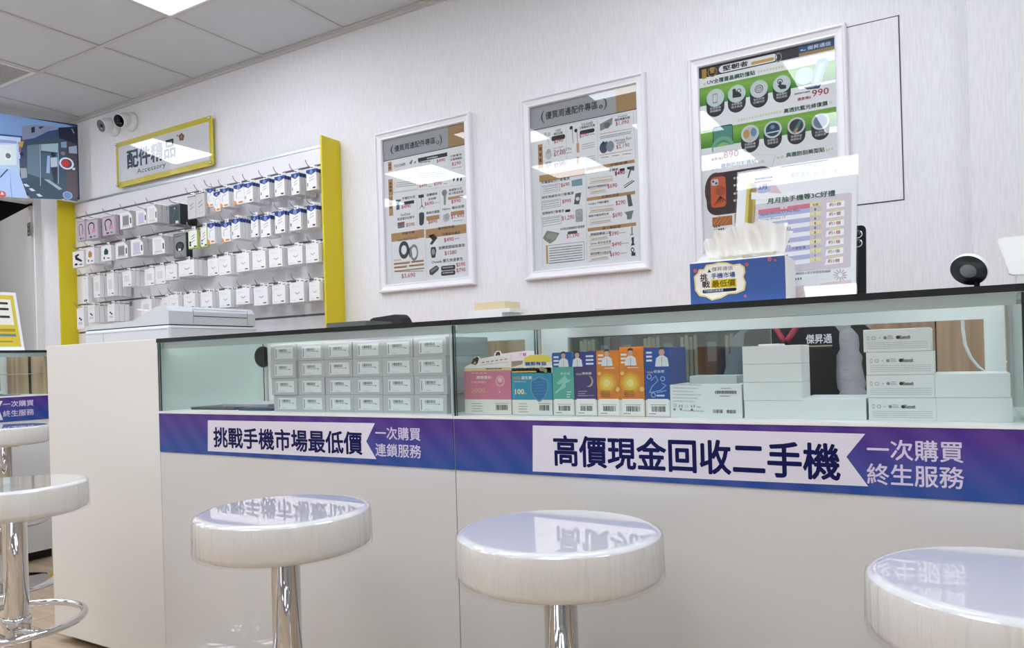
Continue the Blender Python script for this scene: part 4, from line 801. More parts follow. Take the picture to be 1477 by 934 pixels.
for rname, items in ROWS:
    for idx, (z, xa, xb, yt, yb, kind, cnt) in enumerate(items):
        (ox, oy), s = z; k = .1 * (xb - xa); ym = (yt + yb) / 2
        a = onY(ox + xa / s, oy + ym / s, YFR).x; b = min(onY(ox + xb / s, oy + ym / s, YFR).x, SX1 - .008); xm = ox + (xa + xb) / 2 / s
        d = onY(xm, oy + (yt + k) / s, YFR).z; c = onY(xm, oy + (yb - k) / s, YFR).z
        name, body, words, th = KIND[kind]; zh = d + .010; xc = (a + b) / 2
        p = Print((0, YFR - .0001, 0), XU, ZU, .00025); pk_art(kind, p, a, c, b, d)
        mb = p.mb; mb.box(a, b, YFR, YFR + th, c, d, body)
        if kind in ('blue', 'orange'): mb.box(a - .0004, b + .0004, YFR + .0003, YFR + th + .0004, d - .18 * (d - c), d + .0003, BLUEH)
        if kind in ('dark', 'watch'): mb.box(b - .0002, b + .0008, YFR, YFR + th, c, d, EDG)
        if kind.startswith('case'): mb.box(a + .002, b - .002, YFR - .00005, YFR, c + .002, d - .002, CARD)
        lab = f'{words}, {rname} row, {ORD[idx]} front pack from the left'
        o = mb.build(name, None, (xc, YFR, zh)); tag(o, lab, 'package', f'packs hanging in the {rname} row')
        w2 = min(.016, (b - a) * .3); hb = MB()
        yq = YFR + th / 2 - .0004
        for (x0, x1, q0, q1) in ((xc - w2, xc - .004, d, zh + .012), (xc + .004, xc + w2, d, zh + .012), (xc - .004, xc + .004, zh + .0045, zh + .012), (xc - .004, xc + .004, d, zh - .0028)): hb.box(x0, x1, yq, yq + .0008, q0, q1, CARD)
        hb.build('hang_tab', o)
        full = min(cnt, 4 if kind in ('white', 'soft') else 5)
        for q in range(1, full + (1 if kind in ('blue', 'white') and full > 1 else 0)):
            yy = YFR + q * (th + .0035)
            if yy + th > 2.88: break
            dup(o, (xc + .0015 * ((q % 3) - 1), yy, zh), f'{words}, {rname} row, {ORD[q]} pack behind the {ORD[idx]} front pack')
        if hook0 is None:
            m = MB().tube([(xc, 2.8885, zh), (xc, 2.745, zh), (xc, 2.732, zh + .004), (xc - .002, 2.722, zh + .016), (xc - .003, 2.716, zh + .032)], .0022, HOOKM, 8).box(xc - .012, xc + .012, 2.8845, 2.8878, zh - .014, zh + .016, HOOKM)
            hook0 = m.build('display_hook', None, (xc, 2.888, zh)); tag(hook0, f'thin metal display hook, {rname} row, {ORD[idx]} from the left', 'hook', 'metal display hooks')
        else: dup(hook0, (xc, 2.888, zh), f'thin metal display hook, {rname} row, {ORD[idx]} from the left')

# ================================================================== INSIDE THE SHOWCASES
D0 = .803
PB, ST_ = mat('phone_box_grey', '#bdbdbe', .45), '#e6e6e6'
ph0 = None
cx_ = [-1.640, -1.541, -1.4415, -1.342, -1.2425, -1.1425]
for r in range(4):
    for c in range(6):
        x = cx_[c] + random.uniform(-.0012, .0012) + (.003 if (r == 0 and c == 0) else 0); z = D0 + r * .0463
        y = 1.448 + random.uniform(0, .003) + (-.006 if (c == 0 and r > 0) else 0)
        lab = f'grey phone box with barcode sticker, {("bottom", "third", "second", "top")[r]} row, {ORD[c]} from left in the stack'
        if ph0 is None:
            ph0 = MB().box(x, x + .0985, y, y + .185, z, z + .0459, PB, .0008).build('phone_box', None, (x, y, z)); tag(ph0, lab, 'box', 'grey phone boxes stacked in the counter')
            p = Print((0, y - .0002, 0), XU, ZU, .0002); p.rect(x + .018, z + .007, x + .088, z + .038, ST_, 1)
            barcode(p, x + .034, z + .026, x + .066, z + .033, '#3a3a3c'); p.rect(x + .034, z + .0235, x + .076, z + .0243, '#77787a', 2); p.rect(x + .074, z + .022, x + .079, z + .0235, '#55565a', 2)
            for i in range(9): p.rect(x + .021, z + .010 + i * .0027, x + .0245, z + .0117 + i * .0027, '#4a4b4e', 2)
            for i in range(3): p.rect(x + .034 + i * .006, z + .010, x + .038 + i * .006, z + .0108, '#8d8e92', 2)
            p.build('sticker', ph0)
        else: dup(ph0, (x, y, z), lab)
# flat brochures at the left of the showcase
for i, (x0, x1, y0, y1, c, z) in enumerate(((-2.03, -1.83, 1.47, 1.62, '#4a4450', 0), (-1.95, -1.75, 1.63, 1.77, '#8b8792', 0), (-1.80, -1.665, 1.46, 1.58, '#37405e', 0), (-1.92, -1.72, 1.50, 1.64, '#b9b3b8', 1))):
    o = MB().box(x0, x1, y0, y1, D0 + .008 * z, D0 + .0078 + .008 * z, mat('brochure' + c, c, .4)).build('brochure', None, (x0, y0, D0 + .008 * z))
    tag(o, ('dark brochure lying furthest left in the counter', 'pale grey brochure lying at the back of the counter', 'navy brochure lying beside the grey phone boxes', 'light brochure lying on top of the dark one')[i], 'brochure', 'brochures lying in the counter')
o = MB().box(-1.90, -1.665, 1.66, 1.78, D0 + .0042, D0 + .03, CARD, .001).build('flat_box', None, (-1.78, 1.72, D0)); tag(o, 'flat white box lying behind the brochures in the left display counter', 'box')

def carton(label, x0, x1, z1, side, front, card=None, y=1.448, dep=.06, cards=('#ffffff',)):
    o = MB().box(x0, x1, y, y + dep, D0, z1, side, .0006).build('supplement_carton', None, ((x0 + x1) / 2, y, D0)); tag(o, label, 'carton', 'supplement cartons in the counter')
    p = Print((0, y - .0003, 0), XU, ZU, .0002); front(p, x0, x1, z1); p.build('front_print', o)
    return o
S1 = ((660, 470), 6.154); S2 = ((870, 450), 5.681)
def zpx(z, x, y, Y=1.448): (ox, oy), s = z; return onY(ox + x / s, oy + y / s, Y)
def foot(p, x0, x1, zt, zl, seed):
    w = x1 - x0
    p.rect(x0, D0 + .001, x1, zt, '#e6e2da', 1)
    if w < .09: p.rect(x0 + .08 * w, D0 + .004, x1 - .06 * w, zt + .002, '#f0efec', 2); barcode(p, x0 + .25 * w, D0 + .011, x0 + .82 * w, D0 + .022, '#2a2a2c', 3, 16, seed); p.rect(x0 + .2 * w, D0 + .0245, x0 + .85 * w, D0 + .0255, '#8d8d90', 3); p.rect(x0 + .12 * w, D0 + .006, x0 + .42 * w, D0 + .0075, '#77787a', 3)
    else:
        barcode(p, x0 + .68 * w, D0 + .011, x0 + .93 * w, D0 + .023, '#2a2a2c', 3, 16, seed)
        for i in range(4): p.rect(x0 + .16 * w, D0 + .007 + .006 * i, x0 + (.4 - .03 * (i % 2)) * w, D0 + .0085 + .006 * i, '#b79a92' if i > 1 else '#9a9a98', 3)
        p.rect(x0 + .66 * w, D0 + .026, x0 + .95 * w, D0 + .027, '#8d8d90', 3)
def gown(p, u, v, h, hair='#2a211e'):   # small printed figure in a white coat
    p.poly([(u - .36 * h, v), (u + .36 * h, v), (u + .3 * h, v + .42 * h), (u + .1 * h, v + .56 * h), (u - .1 * h, v + .56 * h), (u - .3 * h, v + .42 * h)], '#e3e4e6', 4)
    p.disc(u, v + .74 * h, .15 * h, '#d9ab8e', 5, .2 * h); p.poly([(u - .16 * h, v + .74 * h), (u - .15 * h, v + .95 * h), (u, v + h), (u + .15 * h, v + .95 * h), (u + .16 * h, v + .74 * h), (u + .1 * h, v + .86 * h), (u - .1 * h, v + .86 * h)], hair, 6)
    p.line((u, v), (u, v + .45 * h), .03 * h, '#9a9da2', 5)
# collagen, pink
def f_col(p, x0, x1, z1):
    w = x1 - x0; p.rect(x0, .838, x1, z1, '#d07a92', 1); p.rect(x0, z1 - .007, x1, z1, '#dcb488', 2); foot(p, x0, x1, .838, 0, 3); p.rect(x0 + .085 * w, .842, x0 + .115 * w, z1 - .012, '#b98a78', 2)
    p.zoom(*S1); p.T('膠原蛋白', 170, 470, 298, 466, 28, '#efe3df', 3, .02); p.T('COLLAGEN', 122, 506, 250, 503, 18, '#efd9d4', 3, .0); p.T('2000', 122, 592, 243, 586, 44, '#d9ac8c', 3, .012); p.T('mg', 246, 592, 262, 591, 12, '#d9ac8c', 3, 0)
    for i in range(4): p.R(125 + 36 * i, 413, 150 + 36 * i, 420, '#e6c9c6', 3)
    p.G(378, 488, 26, 42, '#dfa3b2', 3, 1.05); p.D(378, 480, 20, '#e6bcc6', 4); p.D(374, 584, 5, '#efd9d4', 4)
PINK = mat('carton_pink', '#cf7c93', .35)
def headcard(o, pts, Y, z, col, draw=None, th=.0012):
    poly = [(onY(z[0][0] + x / z[1], z[0][1] + y / z[1], Y).x, onY(z[0][0] + x / z[1], z[0][1] + y / z[1], Y).z) for x, y in pts]
    p = Print((0, Y - .0002, 0), XU, ZU, .0002).zoom(*z); p.mb.prism(poly, 'y', Y, Y + th, mat('card_' + col, col, .4))
    if draw: draw(p)
    p.build('header_card', o)
def d_c1(p):
    p.P([(120, 335), (140, 290), (172, 272), (190, 285), (178, 330), (160, 345)], '#2e2826', 1); p.P([(138, 335), (160, 310), (165, 335)], '#dcae92', 2)
    for i in range(6): p.L(215 + 40 * i, 325 - 6 * i, 240 + 40 * i, 320 - 6 * i, 9, '#cf6a96', 1)
    p.L(205, 345, 450, 318, 4, '#d9b07a', 1); p.R(70, 395, 475, 372, '#e8d2a8', 1); p.T('美研悠容', 250, 386, 395, 372, 14, '#3a3230', 2, .02)
xa, xb = zpx(S1, 62, 580).x, zpx(S1, 476, 580).x
o = carton('pink collagen carton at the left end of the row', xa, xb, .9105, PINK, f_col); headcard(o, [(62, 395), (64, 362), (118, 335), (148, 276), (186, 268), (204, 288), (335, 264), (476, 254), (476, 395)], 1.4475, S1, '#f3ece6', d_c1)
o2 = carton('second pink collagen carton, standing behind the first', xa + .012, xb + .012, .9105, PINK, f_col, y=1.53)
headcard(o2, [(320, 320), (326, 245), (345, 220), (378, 220), (392, 245), (620, 218), (680, 222), (684, 300)], 1.5292, S1, '#f6e4e6', lambda p: (p.P([(332, 275), (345, 232), (368, 226), (380, 245), (372, 275)], '#2e2826', 1), p.P([(345, 272), (362, 250), (366, 275)], '#dcae92', 2), p.T('了解', 545, 268, 612, 256, 30, '#cf6a96', 1, .01)))
# probiotic, blue
def f_pro(p, x0, x1, z1):
    p.rect(x0, .8375, x1, z1, '#2a8fae', 1); foot(p, x0, x1, .8375, 0, 5); p.zoom(*S1); p.R(492, 448, 560, 474, '#8a8f8a', 3); p.T('益生菌', 568, 472, 662, 468, 28, '#e6ecec', 3, .02); p.T('PROBIOTICS', 508, 500, 612, 498, 14, '#b9d6de', 3, 0)
    p.T('100', 512, 606, 594, 602, 48, '#ecd9b8', 3, .03); p.T('億', 596, 606, 612, 605, 16, '#ecd9b8', 3, 0); p.R(496, 480, 503, 640, '#9fb6b4', 2)
    sh = [(726, 442), (650, 482), (648, 570), (680, 640), (726, 676), (775, 640), (805, 565), (806, 480)]; p.P(sh, '#6f9ab0', 3); p.P([(726 + (x - 726) * .88, 552 + (y - 552) * .88) for x, y in sh], '#2f6fa8', 4)
    for i in range(5): p.L(675, 500 + 26 * i, 780, 490 + 28 * i, 3, '#5f9cc4', 5)
xa, xb = zpx(S1, 482, 580).x, zpx(S1, 840, 580).x
o = carton('blue probiotic carton with shield and yellow header, second in the row', xa, xb, .9085, mat('carton_teal', '#2d8fae', .35), f_pro)
headcard(o, [(482, 416), (482, 364), (574, 340), (588, 282), (640, 256), (782, 248), (832, 274), (840, 340), (840, 416)], 1.4475, S1, '#f1e9d8', lambda p: (p.P([(588, 330), (594, 282), (642, 259), (780, 252), (828, 276), (832, 318)], '#f0d75a', 1), p.T('體態有益', 600, 352, 790, 338, 34, '#3660a8', 2, .03), p.T('醫師藥師一致推薦', 488, 392, 690, 376, 20, '#26282c', 2, .03), p.R(484, 414, 700, 396, '#d8b44a', 1), p.D(745, 382, 22, '#a8826a', 2, .8), p.D(780, 395, 16, '#7e9a52', 2)))
# sports, green
def head(p, x0, x1, za, zb, c, du, hair='#2a211e', h=.034):
    p.poly(rrect(x0, za, x1, zb, .006), c, 2); w = x1 - x0; gown(p, x0 + du * w, za + .0005, h, hair)
    for i in range(3): p.rect(x0 + (.08 if du > .4 else .55) * w, zb - .012 - .008 * i, x0 + (.32 if du > .4 else .9) * w, zb - .008 - .008 * i, '#dfe5ee', 3)
def f_grn(p, x0, x1, z1):
    p.rect(x0, .8375, x1, .9085, '#58a898', 1); foot(p, x0, x1, .8375, 0, 7); head(p, x0, x1, .9085, z1, '#1c57a2', .55); p.zoom(*S1); p.T('活芝足', 912, 432, 1000, 428, 20, '#cfe6de', 3, .01)
    p.P([(935, 455), (960, 450), (985, 480), (1010, 470), (1000, 490), (960, 510), (960, 545), (925, 560), (870, 600), (865, 590), (915, 540), (935, 500), (900, 520), (880, 505)], '#93cbbd', 3); p.D(952, 446, 9, '#93cbbd', 3)
    for i in range(3): p.R(970, 580 + 22 * i, 1010 - 6 * i, 588 + 22 * i, '#cfe6de', 3)
def f_pur(p, x0, x1, z1):
    p.rect(x0, .838, x1, z1, '#4a3a6e', 1); foot(p, x0, x1, .838, 0, 9); head(p, x0, x1, .9085, z1, '#3b3f8c', .16); p.zoom(*S1); p.T('晚安鎂', 1108, 432, 1190, 428, 24, '#e4dfe8', 3, .01); p.R(1052, 420, 1102, 434, '#9a8a86', 3)
    p.D(1165, 490, 40, '#b8a892', 3, 1.15); p.D(1150, 486, 40, '#4a3a6e', 4, 1.1); [p.R(1070, 575 + 20 * i, 1150 - 15 * (i % 2), 582 + 20 * i, '#9a90b0', 3) for i in range(3)]; p.R(1065, 614, 1215, 617, '#c4bcd0', 3)
def f_ora(p, x0, x1, z1):
    w = x1 - x0; p.rect(x0, .838, x1, z1, '#dd8233', 1); foot(p, x0, x1, .838, 0, 11); head(p, x0, x1, .9085, z1, '#ea8628', .48, h=.036); u, v = x0 + .45 * w, .873
    for r, c in ((.0235, '#e0942f'), (.019, '#e3aa3a'), (.014, '#e8c256'), (.008, '#eed988')): p.disc(u, v, r, c, 3 + int(r < .02) + int(r < .015) + int(r < .01))
    p.disc(x0 + .9 * w, .86, .005, '#edc277', 3); p.disc(x0 + .12 * w, .893, .004, '#edc277', 3); [p.rect(x0 + .18 * w, .845 + .0035 * i, x0 + .58 * w, .8462 + .0035 * i, '#8a5a22', 8) for i in range(4)]; p.rect(x0 + .35 * w, .9035, x0 + .8 * w, .9055, '#f2d0a8', 4)
def f_blu(p, x0, x1, z1):
    p.rect(x0, .838, x1, z1, '#2c509c', 1); foot(p, x0, x1, .838, 0, 13); head(p, x0, x1, .905, z1, '#2a55a6', .72, '#4a4440', .04); p.zoom(*S2); p.T('旺氣男', 418, 498, 500, 494, 24, '#dfe5ee', 3, .01); p.R(358, 486, 410, 500, '#a08a7a', 3)
    for a in ((395, 560, 430, 520), (430, 520, 450, 560), (450, 560, 400, 610), (400, 610, 380, 660), (380, 660, 470, 640), (470, 640, 515, 600), (515, 600, 480, 580), (440, 660, 520, 640)): p.L(*a, 7, '#86abdc', 3)
    for x, y in ((378, 528), (488, 545), (412, 678)): p.G(x, y, 14, 20, '#9cbce4', 3)
    p.R(438, 676, 505, 690, '#b9cfe8', 3)
spec = [('green sports supplement carton, third in the row', S1, 846, 1036, '#58a898', f_grn), ('purple night supplement carton with crescent moon, fourth in the row', S1, 1040, 1236, '#4a3a6e', f_pur),
        ('orange supplement carton beside the purple carton', S1, 1239, 1441, '#dd8233', f_ora), ('orange supplement carton beside the dark blue carton', S2, 134, 338, '#dd8233', f_ora), ('dark blue supplement carton beside the printed white box', S2, 342, 545, '#2c509c', f_blu)]
for lab, z, a, b, c, fn in spec:
    xa, xb = zpx(z, a, 560).x + .0003, zpx(z, b, 560).x - .0003; zt = {'f_ora': .9415, 'f_blu': .944}.get(fn.__name__, .9405)
    carton(lab, xa, xb, zt, mat('carton_side' + c, c, .35), fn)
carton('second orange carton, standing behind the front orange ones', -.628, -.573, .948, mat('carton_side#dd8233'), f_ora, y=1.515)
carton('second dark blue carton, standing behind the first', -.558, -.500, .9445, mat('carton_side#2c509c'), f_blu, y=1.515)
carton('second purple carton, standing behind the first', -.705, -.650, .9415, mat('carton_side#4a3a6e'), f_pur, y=1.515)
carton('second green carton, standing behind the first', -.763, -.710, .9415, mat('carton_side#58a898'), f_grn, y=1.515)

# white boxes on the right
WB = mat('white_box', '#e9ebea', .4)
def wbox(label, z, xa, xb, yt, yb, dep=.12, draw=None, y=1.448, grp='white boxes in the right counter', zb=None, zt=None):
    a, b = zpx(z, xa, (yt + yb) / 2, y), zpx(z, xb, (yt + yb) / 2, y)
    o = MB().box(a.x, b.x, y, y + dep, zb, zt, WB, .0009).build('product_box', None, ((a.x + b.x) / 2, y, zb)); tag(o, label, 'box', grp)
    if draw:
        p = Print((0, y - .0002, 0), XU, ZU, .00015).zoom(*z); draw(p, a.x, b.x, zb, zt); p.build('box_print', o)
    return o
S3 = ((1050, 440), 3.459)
def d_big(p, a, b, c, d):
    p.zoom(*S2)
    for i in range(6): dashes(p, 572, 592 + 27 * i, 805 - 30 * (i % 3), 597 + 27 * i, 8, '#b4b5b6')
    u0, v0 = p.px(918, 668); u1, v1 = p.px(1092, 642); barcode(p, u0, v0, u1, v1, '#4a4a4c', 2, 30, 4); u0, v0 = p.px(902, 826); u1, v1 = p.px(982, 798); barcode(p, u0, v0, u1, v1, '#55565a', 2, 16, 5); u0, v0 = p.px(1012, 828); u1, v1 = p.px(1092, 800); barcode(p, u0, v0, u1, v1, '#55565a', 2, 16, 6)
    dashes(p, 965, 622, 1050, 624, 6, '#77787a'); dashes(p, 955, 686, 1040, 688, 7, '#77787a'); p.T('CE', 572, 775, 605, 775, 26, '#8d8e90', 2, 0); p.P([(668, 778), (684, 752), (700, 779)], '#c4c5c6', 2); p.P([(676, 774), (684, 760), (692, 775)], '#e9ebea', 3)
    for x in (620, 640, 718, 740): p.R(x, 758, x + 12, 780, '#a0a1a3', 2)
    p.D(585, 795, 10, '#8d8e90', 2); p.D(638, 795, 10, '#8d8e90', 2); p.P([(712, 805), (728, 785), (742, 808)], '#77787a', 2); dashes(p, 655, 805, 830, 812, 10, '#b4b5b6'); dashes(p, 765, 775, 805, 778, 10, '#a0a1a3')
zb = .8685
big = wbox('white box with small print and barcodes, beside the dark blue carton', S2, 549, 1137, 560, 860, .1, d_big, zb=D0, zt=zb)
o = MB().box(-.462, -.368, 1.475, 1.535, zb, zb + .016, mat('grey_card', '#b9c0c0', .4), .0008).build('flat_box', None, (-.41, 1.5, zb)); tag(o, 'flat grey box lying on the printed white box', 'box')
hh = (.9405 - D0) / 4
for i in range(4): wbox(f'plain white box, {("bottom", "second lowest", "second highest", "topmost")[i]} of the stack of four plain ones', S3, 73 + (0 if i else 2), 366, 300, 300, .09, zb=D0 + i * hh, zt=D0 + (i + 1) * hh - .0004)
o = MB().box(-.322, -.285, 1.46, 1.52, .9403, .9435, CARD, .0006).build('flat_box', None, (-.3, 1.49, .9403)); tag(o, 'small flat white card box on top of the plain white stack', 'box')
wbox('low single white box between the two tall stacks of boxes', S3, 369, 690, 520, 520, .13, zb=D0, zt=.841)
def d_bt(p, a, b, c, d):
    w = b - a; h = d - c; z = c + .62 * h
    p.rect(a + .06 * w, z - .08 * h, a + .09 * w, z + .09 * h, '#9a9b9d', 1); p.rect(a + .065 * w, z - .05 * h, a + .085 * w, z + .06 * h, '#e9ebea', 2); p.ring(a + .16 * w, z, .0022, .0032, '#a0a1a3', 1); p.rect(a + .235 * w, z - .03 * h, a + .265 * w, z + .03 * h, '#c9cacb', 1)
    p.disc(a + .33 * w, z, .0028, '#8d8e90', 1); [p.rect(a + .365 * w, z - .06 * h + .06 * h * i, a + (.46 - .01 * i) * w, z - .03 * h + .06 * h * i, '#b4b5b6', 1) for i in range(3)]
    p.disc(a + .52 * w, z, .0030, '#3a3b3e', 1); p.text('Bluetooth', a + .545 * w, z - .085 * h, a + .70 * w, z + .09 * h, '#4a4b4e', 1, .02)
    for i in range(4):
        q = random.Random(i); x = a + .06 * w
        while x < a + .93 * w: e = x + w * q.uniform(.04, .09); p.rect(x, c + (.14 + .085 * i) * h, min(e, a + .95 * w), c + (.165 + .085 * i) * h, '#c4c5c7', 1); x = e + .008 * w
hh = (.9625 - D0) / 4
for i in range(4):
    xa, xb = ((697, 1035), (690, 1030), (692, 1030), (681, 1019))[i]
    wbox(f'white wireless earphone box with fine print, {("bottom", "second lowest", "second highest", "topmost")[i]} of the printed stack', S3, xa, xb, 360, 360, .11, d_bt, zb=D0 + i * hh, zt=D0 + (i + 1) * hh - .0004)
hh = (.8835 - D0) / 2
for i in range(2): wbox(f'wide plain white box at the far right, {("lower", "upper")[i]} of the pair', S3, (1038, 1034)[i], (1420, 1413)[i], 470, 470, .12, zb=D0 + i * hh, zt=D0 + (i + 1) * hh - .0004)
# ================================================================== ON TOP OF THE COUNTERS
CT = 1.0232
# tissue pack
yt = 1.46; q = [onY(994, 381, yt), onY(1132.5, 364, yt)]; x0, x1 = q[0].x, q[1].x; zt = (onY(995, 380.5, yt).z + onY(1131, 365, yt).z) / 2
t = thing('tissue_pack', 'blue printed tissue pack with a white tissue pulled out', 'tissue pack', ((x0 + x1) / 2, yt + .05, CT))
TB, TW = mat('tissue_wrap_blue', '#38599a', .25), mat('tissue_wrap_white', '#ecebe6', .3)
m = MB(); m.box(x0, x1, yt, yt + .1, CT, zt, TW, .004); m.box(x0 + .001, x1 - .001, yt - .0006, yt + .002, CT + .0008, zt - .002, TB, .0008)
m.build('wrapper', t)
p = Print((0, yt - .0009, 0), XU, ZU, .00015).zoom((985, 310), 7.183)
p.P([(120 + 0, 700), (112, 640), (150, 600), (165, 560), (215, 560), (240, 515), (310, 505), (370, 488), (455, 490), (520, 512), (590, 500), (640, 535), (648, 590), (630, 640), (655, 700), (640, 780), (560, 812), (470, 820), (400, 860), (300, 885), (240, 850), (170, 840), (125, 780)], '#e2cf86', 1)
p.P([(135, 700), (128, 645), (162, 612), (178, 575), (222, 572), (250, 530), (312, 520), (370, 503), (450, 504), (520, 526), (585, 515), (625, 545), (632, 590), (616, 640), (640, 700), (622, 770), (555, 798), (468, 806), (396, 843), (302, 868), (245, 836), (180, 826), (140, 770)], '#f0ede2', 2)
p.P([(255, 595), (268, 572), (272, 556), (278, 572), (295, 592)], '#2a2a2e', 3); p.T('傑昇通信', 300, 585, 518, 560, 44, '#8d8f98', 3, .01); p.T('挑', 180, 690, 255, 675, 80, '#2a2a2e', 3, .02); p.T('戰', 200, 758, 282, 745, 70, '#2a2a2e', 3, .02)
p.T('手機市場', 295, 662, 542, 640, 58, '#2f4f9c', 3, .02); p.P([(292, 672), (552, 655), (556, 745), (295, 758)], '#e3c92c', 3); p.T('最低價', 302, 752, 545, 735, 72, '#7a6410', 4, .02)
a = p.px(205, 812); b = p.px(556, 752); p.poly([p.px(205, 785), p.px(215, 775), p.px(548, 750), p.px(556, 760), p.px(556, 772), p.px(546, 784), p.px(215, 812), p.px(205, 803)], '#23243a', 3); p.T('門號續約最優惠', 225, 803, 420, 788, 26, '#dcdce4', 4, .0); dashes(p, 430, 785, 540, 770, 18, '#c8a070')
for x, y, r in ((128, 578, 20), (662, 512, 20), (900, 458, 24), (956, 468, 14), (645, 838, 15)):
    for i in range(5): p.D(x + r * .6 * math.cos(R(72 * i)), y + r * .6 * math.sin(R(72 * i)), r * .45, '#c9707e', 3, 1.)
p.build('front_print', t)
# the pulled out tissue: a folded sheet rising from the slot
top = [(195, 295), (330, 215), (450, 160), (560, 120), (700, 95), (900, 75), (1090, 92)]; bot = [(250, 445), (330, 440), (450, 428), (600, 410), (740, 395), (900, 380), (1050, 372)]
TS = mat('tissue_paper', '#fbfbf9', .9, spec=.1); m = MB(); nu, nv = 72, 14; vs = []
def lp(tab, f):
    f *= len(tab) - 1; i = min(int(f), len(tab) - 2); g = f - i; return tab[i][0] * (1 - g) + tab[i + 1][0] * g, tab[i][1] * (1 - g) + tab[i + 1][1] * g
for i in range(nu + 1):
    u = i / nu; bx, by = lp(bot, u); tx, ty = lp(top, u)
    for j in range(nv + 1):
        v = j / nv; x = bx + (tx - bx) * v; y = by + (ty - by) * v
        yy = 1.507 + .010 * v * math.sin(11 * u + 2.2 * v) + .006 * math.sin(27 * u + 4 * v) * (.3 + v) - .022 * math.sin(math.pi * u) * v * v + .004 * math.sin(47 * u)
        P_ = onY(985 + x / 7.183, 310 + y / 7.183, 1.507); vs.append((P_.x, yy, max(P_.z, zt - .004) + .003 * v * math.sin(33 * u)))
fs = [[i * (nv + 1) + j, (i + 1) * (nv + 1) + j, (i + 1) * (nv + 1) + j + 1, i * (nv + 1) + j + 1] for i in range(nu) for j in range(nv)]
m.add(vs, fs, TS, True); vs2 = [(x + .004 * math.sin(z * 60), y + .024 + .006 * math.sin(x * 160), z - .012 * (z - zt) / .06) for x, y, z in vs]; m.add(vs2, fs, TS, True)
m.build('tissue', t)
m = MB(); m.box(x0 + .02, x1 - .02, yt + .035, yt + .075, zt - .001, zt + .0012, mat('tissue_slot', '#efe6c0', .5)); m.build('slot_film', t)

# leaning acrylic price sheet holder
BRp = onY(1231, 419, 1.575); TH = R(19.6); V = Vector((0, math.sin(TH), math.cos(TH))); N = XU.cross(V)
p = Print(BRp, XU, V, .00022)
p.zoom((1050, 220), 4.448); ua, va = p.px(80, 135); ub, vb = p.px(835, 10); vl = -.008; ul, ur = -.2, .006
ul = p.px(55, 460)[0] - .004; vt = (p.px(80, 135)[1] + vb) / 2
base = BRp + Vector(((ul + ur) / 2, 0, 0)); base.z = CT
t = thing('acrylic_sign_holder', 'leaning acrylic holder with a March prize draw sheet behind the tissue pack', 'sign holder', base)
vl = (CT + .001 - BRp.z) / V.z
def slab(mb, u0, v0, u1, v1, n0, n1, mt):
    vs = [BRp + XU * u + V * v + N * n for n in (n0, n1) for u, v in ((u0, v0), (u1, v0), (u1, v1), (u0, v1))]
    return mb.add(vs, [(3, 2, 1, 0), (4, 5, 6, 7), (0, 1, 5, 4), (1, 2, 6, 5), (2, 3, 7, 6), (3, 0, 4, 7)], mt)
slab(MB(), ul, vl, ur, vt, -.006, -.004, ACRYL).build('back_pane', t); slab(MB(), ul, vl, ur, vt, .003, .005, ACRYL).build('front_pane', t)
slab(MB(), ul + .002, vl + .002, ur - .002, vt - .002, -.003, -.0004, CARD).build('backing_sheet', t)
fo = BRp + V * vl - N * .006
MB().box(fo.x + ul, fo.x + ur, fo.y, fo.y + .04, CT, CT + .003, ACRYL).build('foot', t)
p.rect(ul + .004, vl + .004, ur - .004, vt - .003, '#f1f1f4', 0)
w_, h_ = ur - ul, vt - vl
p.R(122, 200, 130, 900, '#d9c25a', 1); p.R(140, 200, 146, 900, '#d9c25a', 1)
p.P([(158, 175), (320, 140), (300, 200), (345, 262), (270, 260), (230, 275), (160, 240)], '#e7c9cf', 1); p.R(172, 178, 285, 150, '#4f66a8', 2, .2); dashes(p, 180, 172, 278, 155, 12, '#e3e6f2'); dashes(p, 170, 192, 285, 178, 7, '#55565c')
p.P([(180, 205), (275, 192), (272, 245), (228, 262), (184, 250)], '#bcc4e4', 2); p.T('3月', 195, 242, 250, 232, 34, '#3a4690', 3, .02)
p.P([(150, 255), (200, 262), (260, 256), (340, 265), (400, 245), (480, 262), (480, 300), (150, 300)], '#f7f7f8', 2)
p.T('傑昇通信', 400, 170, 520, 152, 42, '#9fa6b4', 3, .01); p.T('抽獎活動', 545, 165, 720, 135, 44, '#eaa9b0', 3, .01)
p.T('月月抽手機等3C好禮', 252, 332, 688, 272, 36, '#2d5a48', 4, .02)
p.R(165, 335, 788, 735, '#d6cdd6', 1, .03)
rows = 12
for i in range(rows + 1):
    y0 = 368 + 29.5 * i; c = '#d2798a' if i == 0 else ('#b3b9dc' if i % 2 else '#f1f1f6')
    yl, yr = y0 + 12, y0 - 33 - 12
    p.P([(195, y0), (525, y0 - 42), (525, y0 - 14), (195, y0 + 28)], c, 2)
    p.P([(528, y0 - 44), (600, y0 - 53), (600, y0 - 28), (528, y0 - 18)], '#e9dfa8' if i % 2 == 0 else '#cfc5d0', 2)
    p.T(('名額', '1', '2', '1', '1', '1', '1', '2', '1', '1', '5', '8', '35')[i], 555 - (12 if i == 0 else 0), y0 - 24, 564 + (16 if i == 0 else 0), y0 - 26, 16, '#7a6a52', 3, .0)
p.T('獎項', 335, 366, 382, 360, 18, '#f3e6e8', 3, .02); p.T('Apple iPhone 17 Pro Max', 205, 412, 462, 380, 20, '#4a4f78', 3, 0); p.T('Apple iPhone 17', 205, 444, 370, 422, 18, '#4a4f78', 3, 0)
for i in range(2, 12): (p.T('二人電影票', 385, 628, 500, 614, 18, '#4a4f78', 3, 0) if i == 8 else dashes(p, 205, 388 + 29.5 * i + 26, 380 + 9 * (i % 4), 388 + 29.5 * i + 4, 12, '#6a5a6a' if i % 2 else '#b05a60'))
